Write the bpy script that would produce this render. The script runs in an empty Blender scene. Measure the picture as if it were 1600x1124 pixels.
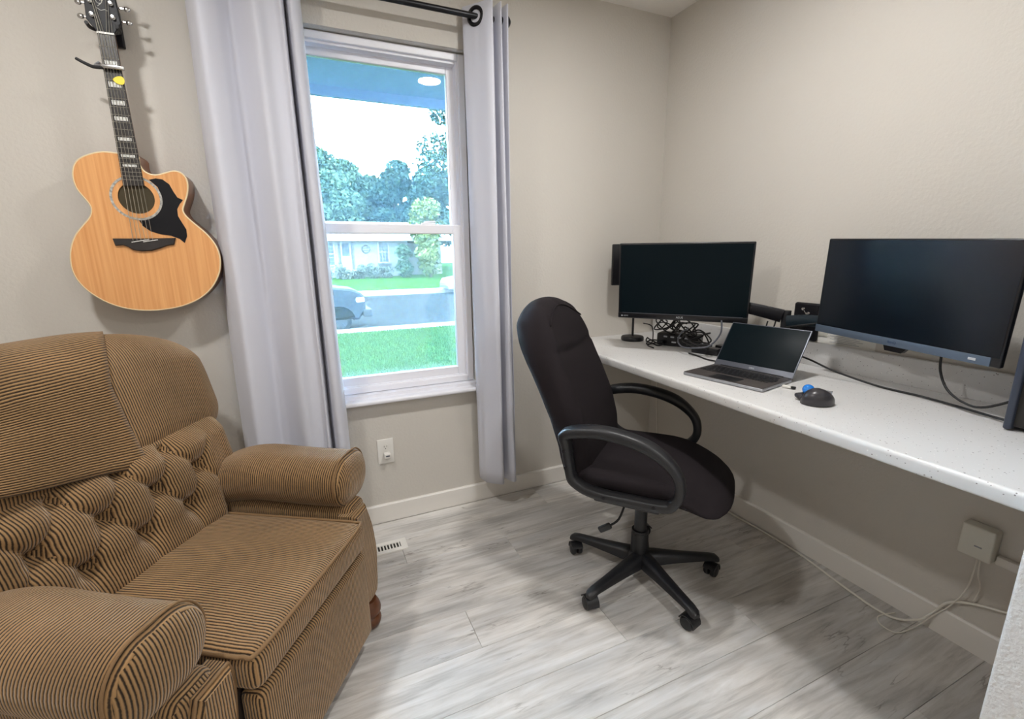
import bpy, bmesh, math, random
import numpy as np
from mathutils import Vector, Matrix, noise as mnoise

random.seed(7)
rng = np.random.default_rng(7)
SC = bpy.context.scene
COL = SC.collection
PI = math.pi

# ------------------------------------------------------------------ camera, world, exposure
cam_d = bpy.data.cameras.new('camera')
cam = bpy.data.objects.new('camera', cam_d)
COL.objects.link(cam)
cam_d.sensor_width = 36.0
cam_d.lens = 722.08 / 1600 * 36.0
cam_d.clip_start = 0.02
cam_d.clip_end = 300
_yaw, _pit, _rol = 0.41669, -0.22380, -0.01229
_f = Vector((math.sin(_yaw) * math.cos(_pit), math.cos(_yaw) * math.cos(_pit), math.sin(_pit)))
_r = Vector((math.cos(_yaw), -math.sin(_yaw), 0))
_u = _r.cross(_f)
_r2 = _r * math.cos(_rol) + _u * math.sin(_rol)
_u2 = _u * math.cos(_rol) - _r * math.sin(_rol)
cam.matrix_world = Matrix(((_r2.x, _u2.x, -_f.x, -1.8544), (_r2.y, _u2.y, -_f.y, -2.1207),
                           (_r2.z, _u2.z, -_f.z, 1.2693), (0, 0, 0, 1)))
SC.camera = cam

SKY_COLOR = (0.82, 1.0, 1.24)
SKY_STRENGTH = 25.0
LAMP_STRENGTH = 355.0
LAMP_COLOR = (1.0, 0.985, 0.965)
world = bpy.data.worlds.new('sky')
SC.world = world
world.use_nodes = True
_bg = world.node_tree.nodes['Background']
_bg.inputs[0].default_value = (*SKY_COLOR, 1)
_bg.inputs[1].default_value = SKY_STRENGTH
SC.view_settings.view_transform = 'Standard'
SC.view_settings.look = 'None'
SC.view_settings.exposure = 0.0
SC.view_settings.gamma = 1.0
SC.view_settings.use_curve_mapping = False
SC.cycles.use_denoising = True
SC.cycles.max_bounces = 10
SC.cycles.diffuse_bounces = 7
SC.cycles.transparent_max_bounces = 16
SC.cycles.caustics_reflective = False
SC.cycles.caustics_refractive = False
SC.cycles.sample_clamp_indirect = 20.0


# ------------------------------------------------------------------ material helpers
def lin(r, g, b):
    f = lambda c: (c / 255 / 12.92) if c / 255 <= 0.04045 else ((c / 255 + 0.055) / 1.055) ** 2.4
    return (f(r), f(g), f(b), 1)


def mat(name, color, rough=0.5, metal=0.0, spec=0.5, vary=0.0, vscale=8.0, bump=0.0, bscale=60.0, bdist=0.002,
        coat=0.0, sheen=0.0):
    m = bpy.data.materials.new(name)
    m.use_nodes = True
    nt = m.node_tree
    b = nt.nodes['Principled BSDF']
    b.inputs['Base Color'].default_value = color
    b.inputs['Roughness'].default_value = rough
    b.inputs['Metallic'].default_value = metal
    b.inputs['Specular IOR Level'].default_value = spec
    b.inputs['Coat Weight'].default_value = coat
    if sheen:
        b.inputs['Sheen Weight'].default_value = sheen
        b.inputs['Sheen Roughness'].default_value = 0.6
    tc = nt.nodes.new('ShaderNodeTexCoord')
    if vary:
        n = nt.nodes.new('ShaderNodeTexNoise')
        n.inputs['Scale'].default_value = vscale
        n.inputs['Detail'].default_value = 4
        nt.links.new(tc.outputs['Object'], n.inputs['Vector'])
        r = nt.nodes.new('ShaderNodeValToRGB')
        r.color_ramp.elements[0].position = 0.3
        r.color_ramp.elements[1].position = 0.7
        c = color
        r.color_ramp.elements[0].color = (c[0] * (1 - vary), c[1] * (1 - vary), c[2] * (1 - vary), 1)
        r.color_ramp.elements[1].color = (min(1, c[0] * (1 + vary)), min(1, c[1] * (1 + vary)), min(1, c[2] * (1 + vary)), 1)
        nt.links.new(n.outputs['Fac'], r.inputs['Fac'])
        nt.links.new(r.outputs['Color'], b.inputs['Base Color'])
    if bump:
        n2 = nt.nodes.new('ShaderNodeTexNoise')
        n2.inputs['Scale'].default_value = bscale
        n2.inputs['Detail'].default_value = 3
        nt.links.new(tc.outputs['Object'], n2.inputs['Vector'])
        bp = nt.nodes.new('ShaderNodeBump')
        bp.inputs['Strength'].default_value = bump
        bp.inputs['Distance'].default_value = bdist
        nt.links.new(n2.outputs['Fac'], bp.inputs['Height'])
        nt.links.new(bp.outputs['Normal'], b.inputs['Normal'])
    return m


def emit(name, color, strength):
    m = bpy.data.materials.new(name)
    m.use_nodes = True
    nt = m.node_tree
    nt.nodes.clear()
    o = nt.nodes.new('ShaderNodeOutputMaterial')
    e = nt.nodes.new('ShaderNodeEmission')
    e.inputs[0].default_value = (*color[:3], 1)
    e.inputs[1].default_value = strength
    nt.links.new(e.outputs[0], o.inputs[0])
    return m


def glass_mat(name, veil, veil_color):
    """thin pane: mostly transparent, mirror-like by Fresnel, a little bluish veil that imitates glare haze over the view"""
    m = bpy.data.materials.new(name)
    m.use_nodes = True
    nt = m.node_tree
    nt.nodes.clear()
    N = nt.nodes.new
    o = N('ShaderNodeOutputMaterial')
    tr = N('ShaderNodeBsdfTransparent'); tr.inputs[0].default_value = (0.93, 0.985, 1.0, 1)
    gl = N('ShaderNodeBsdfGlossy'); gl.inputs['Roughness'].default_value = 0.0
    tl = N('ShaderNodeBsdfTranslucent'); tl.inputs[0].default_value = (*veil_color, 1)
    fr = N('ShaderNodeFresnel'); fr.inputs[0].default_value = 1.5
    m1 = N('ShaderNodeMixShader'); m1.inputs[0].default_value = veil
    m2 = N('ShaderNodeMixShader')
    L = nt.links.new
    L(tr.outputs[0], m1.inputs[1]); L(tl.outputs[0], m1.inputs[2])
    L(fr.outputs[0], m2.inputs[0]); L(m1.outputs[0], m2.inputs[1]); L(gl.outputs[0], m2.inputs[2])
    L(m2.outputs[0], o.inputs[0])
    return m


def corduroy(name, period=0.0072, gain=1.0):
    m = bpy.data.materials.new(name)
    m.use_nodes = True
    nt = m.node_tree
    N = nt.nodes.new
    L = nt.links.new
    b = nt.nodes['Principled BSDF']
    b.inputs['Roughness'].default_value = 0.75
    b.inputs['Specular IOR Level'].default_value = 0.25
    b.inputs['Sheen Weight'].default_value = 0.3
    b.inputs['Sheen Roughness'].default_value = 0.45
    b.inputs['Sheen Tint'].default_value = (1.0, 0.85, 0.7, 1)
    uv = N('ShaderNodeUVMap'); uv.uv_map = 'uv'
    sep = N('ShaderNodeSeparateXYZ'); L(uv.outputs[0], sep.inputs[0])
    tc = N('ShaderNodeTexCoord')
    wob = N('ShaderNodeTexNoise'); wob.inputs['Scale'].default_value = 14; wob.inputs['Detail'].default_value = 2
    L(tc.outputs['Object'], wob.inputs['Vector'])
    wa = N('ShaderNodeMath'); wa.operation = 'MULTIPLY_ADD'
    L(wob.outputs['Fac'], wa.inputs[0]); wa.inputs[1].default_value = 0.006; L(sep.outputs[0], wa.inputs[2])
    ph = N('ShaderNodeMath'); ph.operation = 'MULTIPLY'; L(wa.outputs[0], ph.inputs[0])
    ph.inputs[1].default_value = 2 * PI / period
    sn = N('ShaderNodeMath'); sn.operation = 'SINE'; L(ph.outputs[0], sn.inputs[0])
    h = N('ShaderNodeMath'); h.operation = 'MULTIPLY_ADD'; L(sn.outputs[0], h.inputs[0])
    h.inputs[1].default_value = 0.5; h.inputs[2].default_value = 0.5
    fn = N('ShaderNodeTexNoise'); fn.inputs['Scale'].default_value = 220; fn.inputs['Detail'].default_value = 2
    L(tc.outputs['Object'], fn.inputs['Vector'])
    hm = N('ShaderNodeMath'); hm.operation = 'MULTIPLY_ADD'; L(fn.outputs['Fac'], hm.inputs[0])
    hm.inputs[1].default_value = 0.55; L(h.outputs[0], hm.inputs[2])
    rp = N('ShaderNodeValToRGB')
    e = rp.color_ramp.elements
    e[0].position = 0.36; e[0].color = lin(40, 28, 17)
    e[1].position = 0.92; e[1].color = lin(154, 122, 84)
    L(hm.outputs[0], rp.inputs['Fac'])
    big = N('ShaderNodeTexNoise'); big.inputs['Scale'].default_value = 5; big.inputs['Detail'].default_value = 3
    L(tc.outputs['Object'], big.inputs['Vector'])
    br = N('ShaderNodeValToRGB')
    br.color_ramp.elements[0].position = 0.3; br.color_ramp.elements[0].color = (0.78 * gain, 0.76 * gain, 0.70 * gain, 1)
    br.color_ramp.elements[1].position = 0.7; br.color_ramp.elements[1].color = (1.1 * gain, 1.08 * gain, 1.05 * gain, 1)
    L(big.outputs['Fac'], br.inputs['Fac'])
    mx = N('ShaderNodeMix'); mx.data_type = 'RGBA'; mx.blend_type = 'MULTIPLY'; mx.inputs[0].default_value = 1.0
    L(rp.outputs['Color'], mx.inputs[6]); L(br.outputs['Color'], mx.inputs[7])
    L(mx.outputs[2], b.inputs['Base Color'])
    bp = N('ShaderNodeBump'); bp.inputs['Strength'].default_value = 0.7; bp.inputs['Distance'].default_value = 0.0025
    L(h.outputs[0], bp.inputs['Height']); L(bp.outputs['Normal'], b.inputs['Normal'])
    return m


def plank_mat():
    m = bpy.data.materials.new('grey_oak_plank')
    m.use_nodes = True
    nt = m.node_tree
    N = nt.nodes.new
    L = nt.links.new
    b = nt.nodes['Principled BSDF']
    b.inputs['Roughness'].default_value = 0.31
    b.inputs['Specular IOR Level'].default_value = 0.5
    geo = N('ShaderNodeNewGeometry')
    oi = N('ShaderNodeObjectInfo')
    off = N('ShaderNodeVectorMath'); off.operation = 'MULTIPLY_ADD'
    cmb = N('ShaderNodeCombineXYZ')
    for k in range(3):
        L(oi.outputs['Random'], cmb.inputs[k])
    L(cmb.outputs[0], off.inputs[0]); off.inputs[1].default_value = (17, 31, 5); L(geo.outputs['Position'], off.inputs[2])
    mp = N('ShaderNodeMapping'); mp.inputs['Scale'].default_value = (1.6, 17, 1); L(off.outputs[0], mp.inputs[0])
    gr = N('ShaderNodeTexNoise'); gr.inputs['Scale'].default_value = 2.2; gr.inputs['Detail'].default_value = 8
    gr.inputs['Roughness'].default_value = 0.62; gr.inputs['Distortion'].default_value = 0.6
    L(mp.outputs[0], gr.inputs['Vector'])
    rp = N('ShaderNodeValToRGB')
    e = rp.color_ramp.elements
    e[0].position = 0.30; e[0].color = lin(170, 166, 161)
    e[1].position = 0.72; e[1].color = lin(223, 221, 219)
    k = e.new(0.5); k.color = lin(204, 200, 195)
    L(gr.outputs['Fac'], rp.inputs['Fac'])
    # large cloudy wash
    mp2 = N('ShaderNodeMapping'); mp2.inputs['Scale'].default_value = (1.2, 4.5, 1); L(off.outputs[0], mp2.inputs[0])
    cl = N('ShaderNodeTexNoise'); cl.inputs['Scale'].default_value = 2.4; cl.inputs['Detail'].default_value = 4
    L(mp2.outputs[0], cl.inputs['Vector'])
    cr = N('ShaderNodeValToRGB')
    cr.color_ramp.elements[0].position = 0.34; cr.color_ramp.elements[0].color = (0.83, 0.84, 0.85, 1)
    cr.color_ramp.elements[1].position = 0.66; cr.color_ramp.elements[1].color = (1.09, 1.085, 1.075, 1)
    L(cl.outputs['Fac'], cr.inputs['Fac'])
    m1 = N('ShaderNodeMix'); m1.data_type = 'RGBA'; m1.blend_type = 'MULTIPLY'; m1.inputs[0].default_value = 1
    L(rp.outputs['Color'], m1.inputs[6]); L(cr.outputs['Color'], m1.inputs[7])
    # dark drying cracks
    mp3 = N('ShaderNodeMapping'); mp3.inputs['Scale'].default_value = (1.1, 9, 1); L(off.outputs[0], mp3.inputs[0])
    ck = N('ShaderNodeTexNoise'); ck.inputs['Scale'].default_value = 2.0; ck.inputs['Detail'].default_value = 5
    L(mp3.outputs[0], ck.inputs['Vector'])
    a1 = N('ShaderNodeMath'); a1.operation = 'SUBTRACT'; L(ck.outputs['Fac'], a1.inputs[0]); a1.inputs[1].default_value = 0.55
    a2 = N('ShaderNodeMath'); a2.operation = 'ABSOLUTE'; L(a1.outputs[0], a2.inputs[0])
    ckr = N('ShaderNodeValToRGB')
    ckr.color_ramp.elements[0].position = 0.0; ckr.color_ramp.elements[0].color = (1, 1, 1, 1)
    ckr.color_ramp.elements[1].position = 0.012; ckr.color_ramp.elements[1].color = (0, 0, 0, 1)
    L(a2.outputs[0], ckr.inputs['Fac'])
    msk = N('ShaderNodeTexNoise'); msk.inputs['Scale'].default_value = 4.5; msk.inputs['Detail'].default_value = 2
    L(off.outputs[0], msk.inputs['Vector'])
    mr = N('ShaderNodeValToRGB'); mr.color_ramp.elements[0].position = 0.52; mr.color_ramp.elements[1].position = 0.66
    L(msk.outputs['Fac'], mr.inputs['Fac'])
    cm = N('ShaderNodeMath'); cm.operation = 'MULTIPLY'; L(ckr.outputs['Color'], cm.inputs[0]); L(mr.outputs['Color'], cm.inputs[1])
    # knots
    vo = N('ShaderNodeTexVoronoi'); vo.inputs['Scale'].default_value = 2.6
    mp4 = N('ShaderNodeMapping'); mp4.inputs['Scale'].default_value = (1, 1.9, 1); L(off.outputs[0], mp4.inputs[0])
    nz = N('ShaderNodeTexNoise'); nz.inputs['Scale'].default_value = 22; nz.inputs['Detail'].default_value = 3
    L(off.outputs[0], nz.inputs['Vector'])
    L(mp4.outputs[0], vo.inputs['Vector'])
    kd = N('ShaderNodeMath'); kd.operation = 'MULTIPLY_ADD'; L(nz.outputs['Fac'], kd.inputs[0]); kd.inputs[1].default_value = 0.10
    L(vo.outputs['Distance'], kd.inputs[2])
    kr = N('ShaderNodeValToRGB')
    kr.color_ramp.elements[0].position = 0.075; kr.color_ramp.elements[0].color = (0.55, 0.55, 0.55, 1)
    kr.color_ramp.elements[1].position = 0.12; kr.color_ramp.elements[1].color = (0, 0, 0, 1)
    L(kd.outputs[0], kr.inputs['Fac'])
    mxm = N('ShaderNodeMath'); mxm.operation = 'MAXIMUM'; L(cm.outputs[0], mxm.inputs[0]); L(kr.outputs['Color'], mxm.inputs[1])
    dk = N('ShaderNodeMix'); dk.data_type = 'RGBA'
    dkf = N('ShaderNodeMath'); dkf.operation = 'MULTIPLY'; L(mxm.outputs[0], dkf.inputs[0]); dkf.inputs[1].default_value = 0.6
    L(dkf.outputs[0], dk.inputs[0]); L(m1.outputs[2], dk.inputs[6]); dk.inputs[7].default_value = lin(92, 82, 74)
    # tone per plank
    tone = N('ShaderNodeMapRange'); L(oi.outputs['Random'], tone.inputs[0])
    tone.inputs[3].default_value = 0.90; tone.inputs[4].default_value = 1.08
    m2 = N('ShaderNodeMix'); m2.data_type = 'RGBA'; m2.blend_type = 'MULTIPLY'; m2.inputs[0].default_value = 1
    tc3 = N('ShaderNodeCombineXYZ')
    for k in range(3):
        L(tone.outputs[0], tc3.inputs[k])
    L(dk.outputs[2], m2.inputs[6]); L(tc3.outputs[0], m2.inputs[7])
    L(m2.outputs[2], b.inputs['Base Color'])
    bp = N('ShaderNodeBump'); bp.inputs['Strength'].default_value = 0.12; bp.inputs['Distance'].default_value = 0.002
    L(gr.outputs['Fac'], bp.inputs['Height']); L(bp.outputs['Normal'], b.inputs['Normal'])
    return m


def speckle_mat(name):
    m = mat(name, lin(212, 211, 210), 0.32)
    nt = m.node_tree
    N = nt.nodes.new
    L = nt.links.new
    b = nt.nodes['Principled BSDF']
    tc = [n for n in nt.nodes if n.type == 'TEX_COORD'][0]
    col = None
    prev = lin(212, 211, 210)
    last = None
    for sc, th, c in ((42, 0.075, lin(150, 142, 138)), (85, 0.115, lin(118, 112, 112)), (60, 0.09, lin(234, 233, 230))):
        v = N('ShaderNodeTexVoronoi'); v.inputs['Scale'].default_value = sc
        n = N('ShaderNodeTexNoise'); n.inputs['Scale'].default_value = sc * 2.5
        L(tc.outputs['Object'], v.inputs['Vector']); L(tc.outputs['Object'], n.inputs['Vector'])
        a = N('ShaderNodeMath'); a.operation = 'MULTIPLY_ADD'; L(n.outputs['Fac'], a.inputs[0]); a.inputs[1].default_value = 0.25
        L(v.outputs['Distance'], a.inputs[2])
        t = N('ShaderNodeMath'); t.operation = 'LESS_THAN'; L(a.outputs[0], t.inputs[0]); t.inputs[1].default_value = th + 0.115
        mx = N('ShaderNodeMix'); mx.data_type = 'RGBA'
        L(t.outputs[0], mx.inputs[0])
        if last is None:
            mx.inputs[6].default_value = prev
        else:
            L(last.outputs[2], mx.inputs[6])
        mx.inputs[7].default_value = c
        last = mx
    L(last.outputs[2], b.inputs['Base Color'])
    return m


def spruce_mat():
    m = mat('spruce_top', lin(205, 142, 84), 0.3, coat=0.3)
    nt = m.node_tree
    N = nt.nodes.new
    L = nt.links.new
    b = nt.nodes['Principled BSDF']
    tc = [n for n in nt.nodes if n.type == 'TEX_COORD'][0]
    mp = N('ShaderNodeMapping'); mp.inputs['Scale'].default_value = (60, 1, 1.2); L(tc.outputs['Object'], mp.inputs[0])
    n = N('ShaderNodeTexNoise'); n.inputs['Scale'].default_value = 2.0; n.inputs['Detail'].default_value = 5
    L(mp.outputs[0], n.inputs['Vector'])
    r = N('ShaderNodeValToRGB')
    r.color_ramp.elements[0].position = 0.25; r.color_ramp.elements[0].color = lin(208, 144, 86)
    r.color_ramp.elements[1].position = 0.75; r.color_ramp.elements[1].color = lin(230, 172, 114)
    L(n.outputs['Fac'], r.inputs['Fac'])
    L(r.outputs['Color'], b.inputs['Base Color'])
    return m


def foliage_mat(name, c1, c2, scale=0.9):
    m = bpy.data.materials.new(name)
    m.use_nodes = True
    nt = m.node_tree
    N = nt.nodes.new
    L = nt.links.new
    b = nt.nodes['Principled BSDF']
    b.inputs['Roughness'].default_value = 0.8
    b.inputs['Specular IOR Level'].default_value = 0.05
    g = N('ShaderNodeNewGeometry')
    n = N('ShaderNodeTexNoise'); n.inputs['Scale'].default_value = scale; n.inputs['Detail'].default_value = 3
    L(g.outputs['Position'], n.inputs['Vector'])
    ad = N('ShaderNodeMath'); ad.operation = 'MULTIPLY_ADD'; L(g.outputs['Random Per Island'], ad.inputs[0])
    ad.inputs[1].default_value = 0.5; L(n.outputs['Fac'], ad.inputs[2])
    r = N('ShaderNodeValToRGB')
    r.color_ramp.elements[0].position = 0.45; r.color_ramp.elements[0].color = (*c1, 1)
    r.color_ramp.elements[1].position = 1.0; r.color_ramp.elements[1].color = (*c2, 1)
    L(ad.outputs[0], r.inputs['Fac'])
    L(r.outputs['Color'], b.inputs['Base Color'])
    return m


M = {}
M['wall'] = mat('painted_wall', lin(203, 198, 190), 0.7, spec=0.25, bump=0.35, bscale=85, bdist=0.004)
M['wall_rough'] = mat('textured_wall', lin(212, 208, 204), 0.7, spec=0.25, bump=0.6, bscale=110, bdist=0.006)
M['ceiling'] = mat('painted_ceiling', lin(232, 228, 222), 0.8, spec=0.2, bump=0.3, bscale=70, bdist=0.004)
M['trim'] = mat('white_trim', lin(226, 222, 216), 0.4)
M['vinyl'] = mat('white_vinyl', lin(234, 234, 240), 0.35)
M['plank'] = plank_mat()
M['subfloor'] = mat('dark_gap', lin(128, 119, 108), 0.8)
M['glass'] = glass_mat('window_glass', 0.042, (0.34, 0.68, 1.0))  # veil colour imitates bluish glare haze over the outdoor view
M['glass_low'] = glass_mat('lower_window_glass', 0.026, (0.4, 0.7, 1.0))
M['screen_mesh'] = glass_mat('screen_mesh', 0.014, (0.75, 0.95, 0.8))
M['curtain'] = mat('grey_curtain_cloth', lin(201, 202, 212), 0.75, spec=0.2, bump=0.15, bscale=700, bdist=0.0006, sheen=0.25)
M['black_metal'] = mat('black_metal', lin(24, 24, 28), 0.35, metal=0.4)
M['chrome'] = mat('chrome', lin(200, 200, 200), 0.18, metal=1.0)
M['spruce'] = spruce_mat()
M['binding'] = mat('cream_binding', lin(226, 205, 165), 0.35)
M['guitar_side'] = mat('brown_side_wood', lin(120, 72, 40), 0.3, vary=0.2, vscale=20)
M['black_gloss'] = mat('black_gloss', lin(17, 17, 22), 0.45, spec=0.25)
M['ebony'] = mat('ebony', lin(44, 40, 40), 0.4, vary=0.25, vscale=40)
M['abalone'] = mat('abalone', lin(170, 168, 162), 0.25, vary=0.45, vscale=120)
M['pearl'] = mat('pearl', lin(216, 216, 212), 0.3, vary=0.25, vscale=160)
M['hole_shade'] = mat('hole_shade', lin(64, 56, 36), 0.8)
M['steel'] = mat('steel', lin(190, 186, 176), 0.3, metal=0.9)
M['yellow'] = mat('yellow_plastic', lin(238, 216, 50), 0.35)
M['cord'] = corduroy('brown_corduroy')
M['cord_cover'] = corduroy('brown_corduroy_cover', gain=0.95)
M['piping'] = mat('brown_piping', lin(122, 94, 62), 0.8, bump=0.5, bscale=300)
M['dark_cloth'] = mat('dark_cloth', lin(44, 32, 22), 0.9)
M['foot_wood'] = mat('dark_turned_wood', lin(98, 58, 34), 0.35, vary=0.3, vscale=25)
M['black_fabric'] = mat('black_fabric', lin(29, 24, 27), 0.85, spec=0.2, bump=0.25, bscale=500, bdist=0.0008)
M['black_plastic'] = mat('black_plastic', lin(25, 26, 30), 0.42, bump=0.1, bscale=400, bdist=0.0005)
M['black_rubber'] = mat('black_rubber', lin(24, 24, 26), 0.6)
M['laminate'] = speckle_mat('speckled_laminate')
M['screen'] = mat('dark_screen', lin(9, 20, 25), 0.42, spec=0.10)
M['screen_glossy'] = mat('dark_screen_matte', lin(4, 15, 24), 0.2, spec=0.8)
M['bezel'] = mat('black_bezel', lin(18, 18, 22), 0.3)
M['grey_bezel'] = mat('slate_grey_bezel', lin(92, 106, 124), 0.4, metal=0.3)
M['silver'] = mat('silver_aluminium', lin(170, 172, 178), 0.35, metal=0.7)
M['laptop_grey'] = mat('grey_aluminium', lin(100, 103, 112), 0.4, metal=0.5)
M['carbon'] = mat('dark_palm_rest', lin(64, 59, 58), 0.5, bump=0.1, bscale=500)
M['key'] = mat('black_key', lin(14, 15, 19), 0.45)
M['logo'] = mat('silver_logo', lin(205, 208, 212), 0.3, metal=0.3)
M['logo_blue'] = mat('dark_blue_logo', lin(20, 50, 90), 0.4)
M['blue_ball'] = mat('blue_ball', lin(10, 120, 215), 0.12, coat=0.6)
M['mouse'] = mat('graphite_plastic', lin(52, 50, 54), 0.3)
M['white_plastic'] = mat('white_plastic', lin(224, 221, 215), 0.4)
M['white_cable'] = mat('white_cable', lin(226, 222, 212), 0.5)
M['beige_plastic'] = mat('offwhite_plastic', lin(216, 214, 204), 0.45)
M['slot'] = mat('dark_slot', lin(40, 38, 36), 0.7)
M['tower'] = mat('dark_case_panel', lin(26, 38, 46), 0.3)
M['tower_edge'] = mat('dark_case_bezel', lin(52, 58, 72), 0.35)
M['paper'] = mat('white_paper', lin(226, 224, 218), 0.7)
M['ink'] = mat('grey_ink', lin(150, 152, 156), 0.8)
M['lamp_disc'] = emit('lamp_disc', LAMP_COLOR, LAMP_STRENGTH)
# outdoors
M['grass'] = mat('lawn_grass', (0.0211, 0.0563, 0.0085, 1), 0.9, spec=0.0, vary=0.35, vscale=1.4, bump=0.5, bscale=25, bdist=0.02)
M['blade'] = foliage_mat('grass_blades', (0.0171, 0.0477, 0.0062), (0.0341, 0.0801, 0.0153), 2.0)
M['asphalt'] = mat('asphalt', (0.022, 0.0222, 0.0226, 1), 0.95, spec=0.0, vary=0.1, vscale=0.8)
M['concrete'] = mat('concrete_curb', (0.1876, 0.1841, 0.1773, 1), 0.8, spec=0.0, vary=0.1, vscale=2)
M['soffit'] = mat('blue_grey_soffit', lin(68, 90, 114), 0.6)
M['siding'] = mat('pale_siding', (0.1432, 0.1500, 0.1500, 1), 0.7, vary=0.05)
M['house_white'] = mat('house_white_paint', (0.2387, 0.2387, 0.2387, 1), 0.6)
M['house_dark'] = mat('house_dark_paint', (0.0409, 0.0443, 0.0512, 1), 0.6)
M['house_glass'] = mat('house_window_glass', (0.0341, 0.0443, 0.0614, 1), 0.2, spec=0.15)
M['roof'] = mat('house_roof_shingle', (0.1364, 0.1364, 0.1398, 1), 0.9, vary=0.15, vscale=3)
M['truck'] = mat('dark_blue_car_paint', (0.012, 0.016, 0.024, 1), 0.35, spec=0.15)
M['tyre'] = mat('tyre_rubber', (0.006, 0.006, 0.007, 1), 0.9, spec=0.05)
M['rim'] = mat('wheel_rim', (0.022, 0.024, 0.028, 1), 0.5, spec=0.1)
M['headlamp'] = mat('clear_headlamp', (0.8, 0.8, 0.78, 1), 0.15)
M['silver_car'] = mat('silver_car_paint', (0.1876, 0.1910, 0.1944, 1), 0.25, metal=0.2)
M['bark'] = mat('tree_bark', (0.0307, 0.0239, 0.0188, 1), 0.9, vary=0.3, vscale=6)
M['leaf_mid'] = foliage_mat('leaves_mid_green', (0.0171, 0.0409, 0.0239), (0.0648, 0.1057, 0.0614))
M['leaf_dark'] = foliage_mat('leaves_dark_green', (0.0119, 0.0324, 0.0256), (0.0375, 0.0682, 0.0443))
M['leaf_yellow'] = foliage_mat('leaves_yellow_green', (0.0409, 0.0750, 0.0171), (0.1364, 0.1569, 0.0546))
M['leaf_grey'] = foliage_mat('leaves_grey_green', (0.0341, 0.0443, 0.0341), (0.0887, 0.1023, 0.0818), 2.5)


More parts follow.
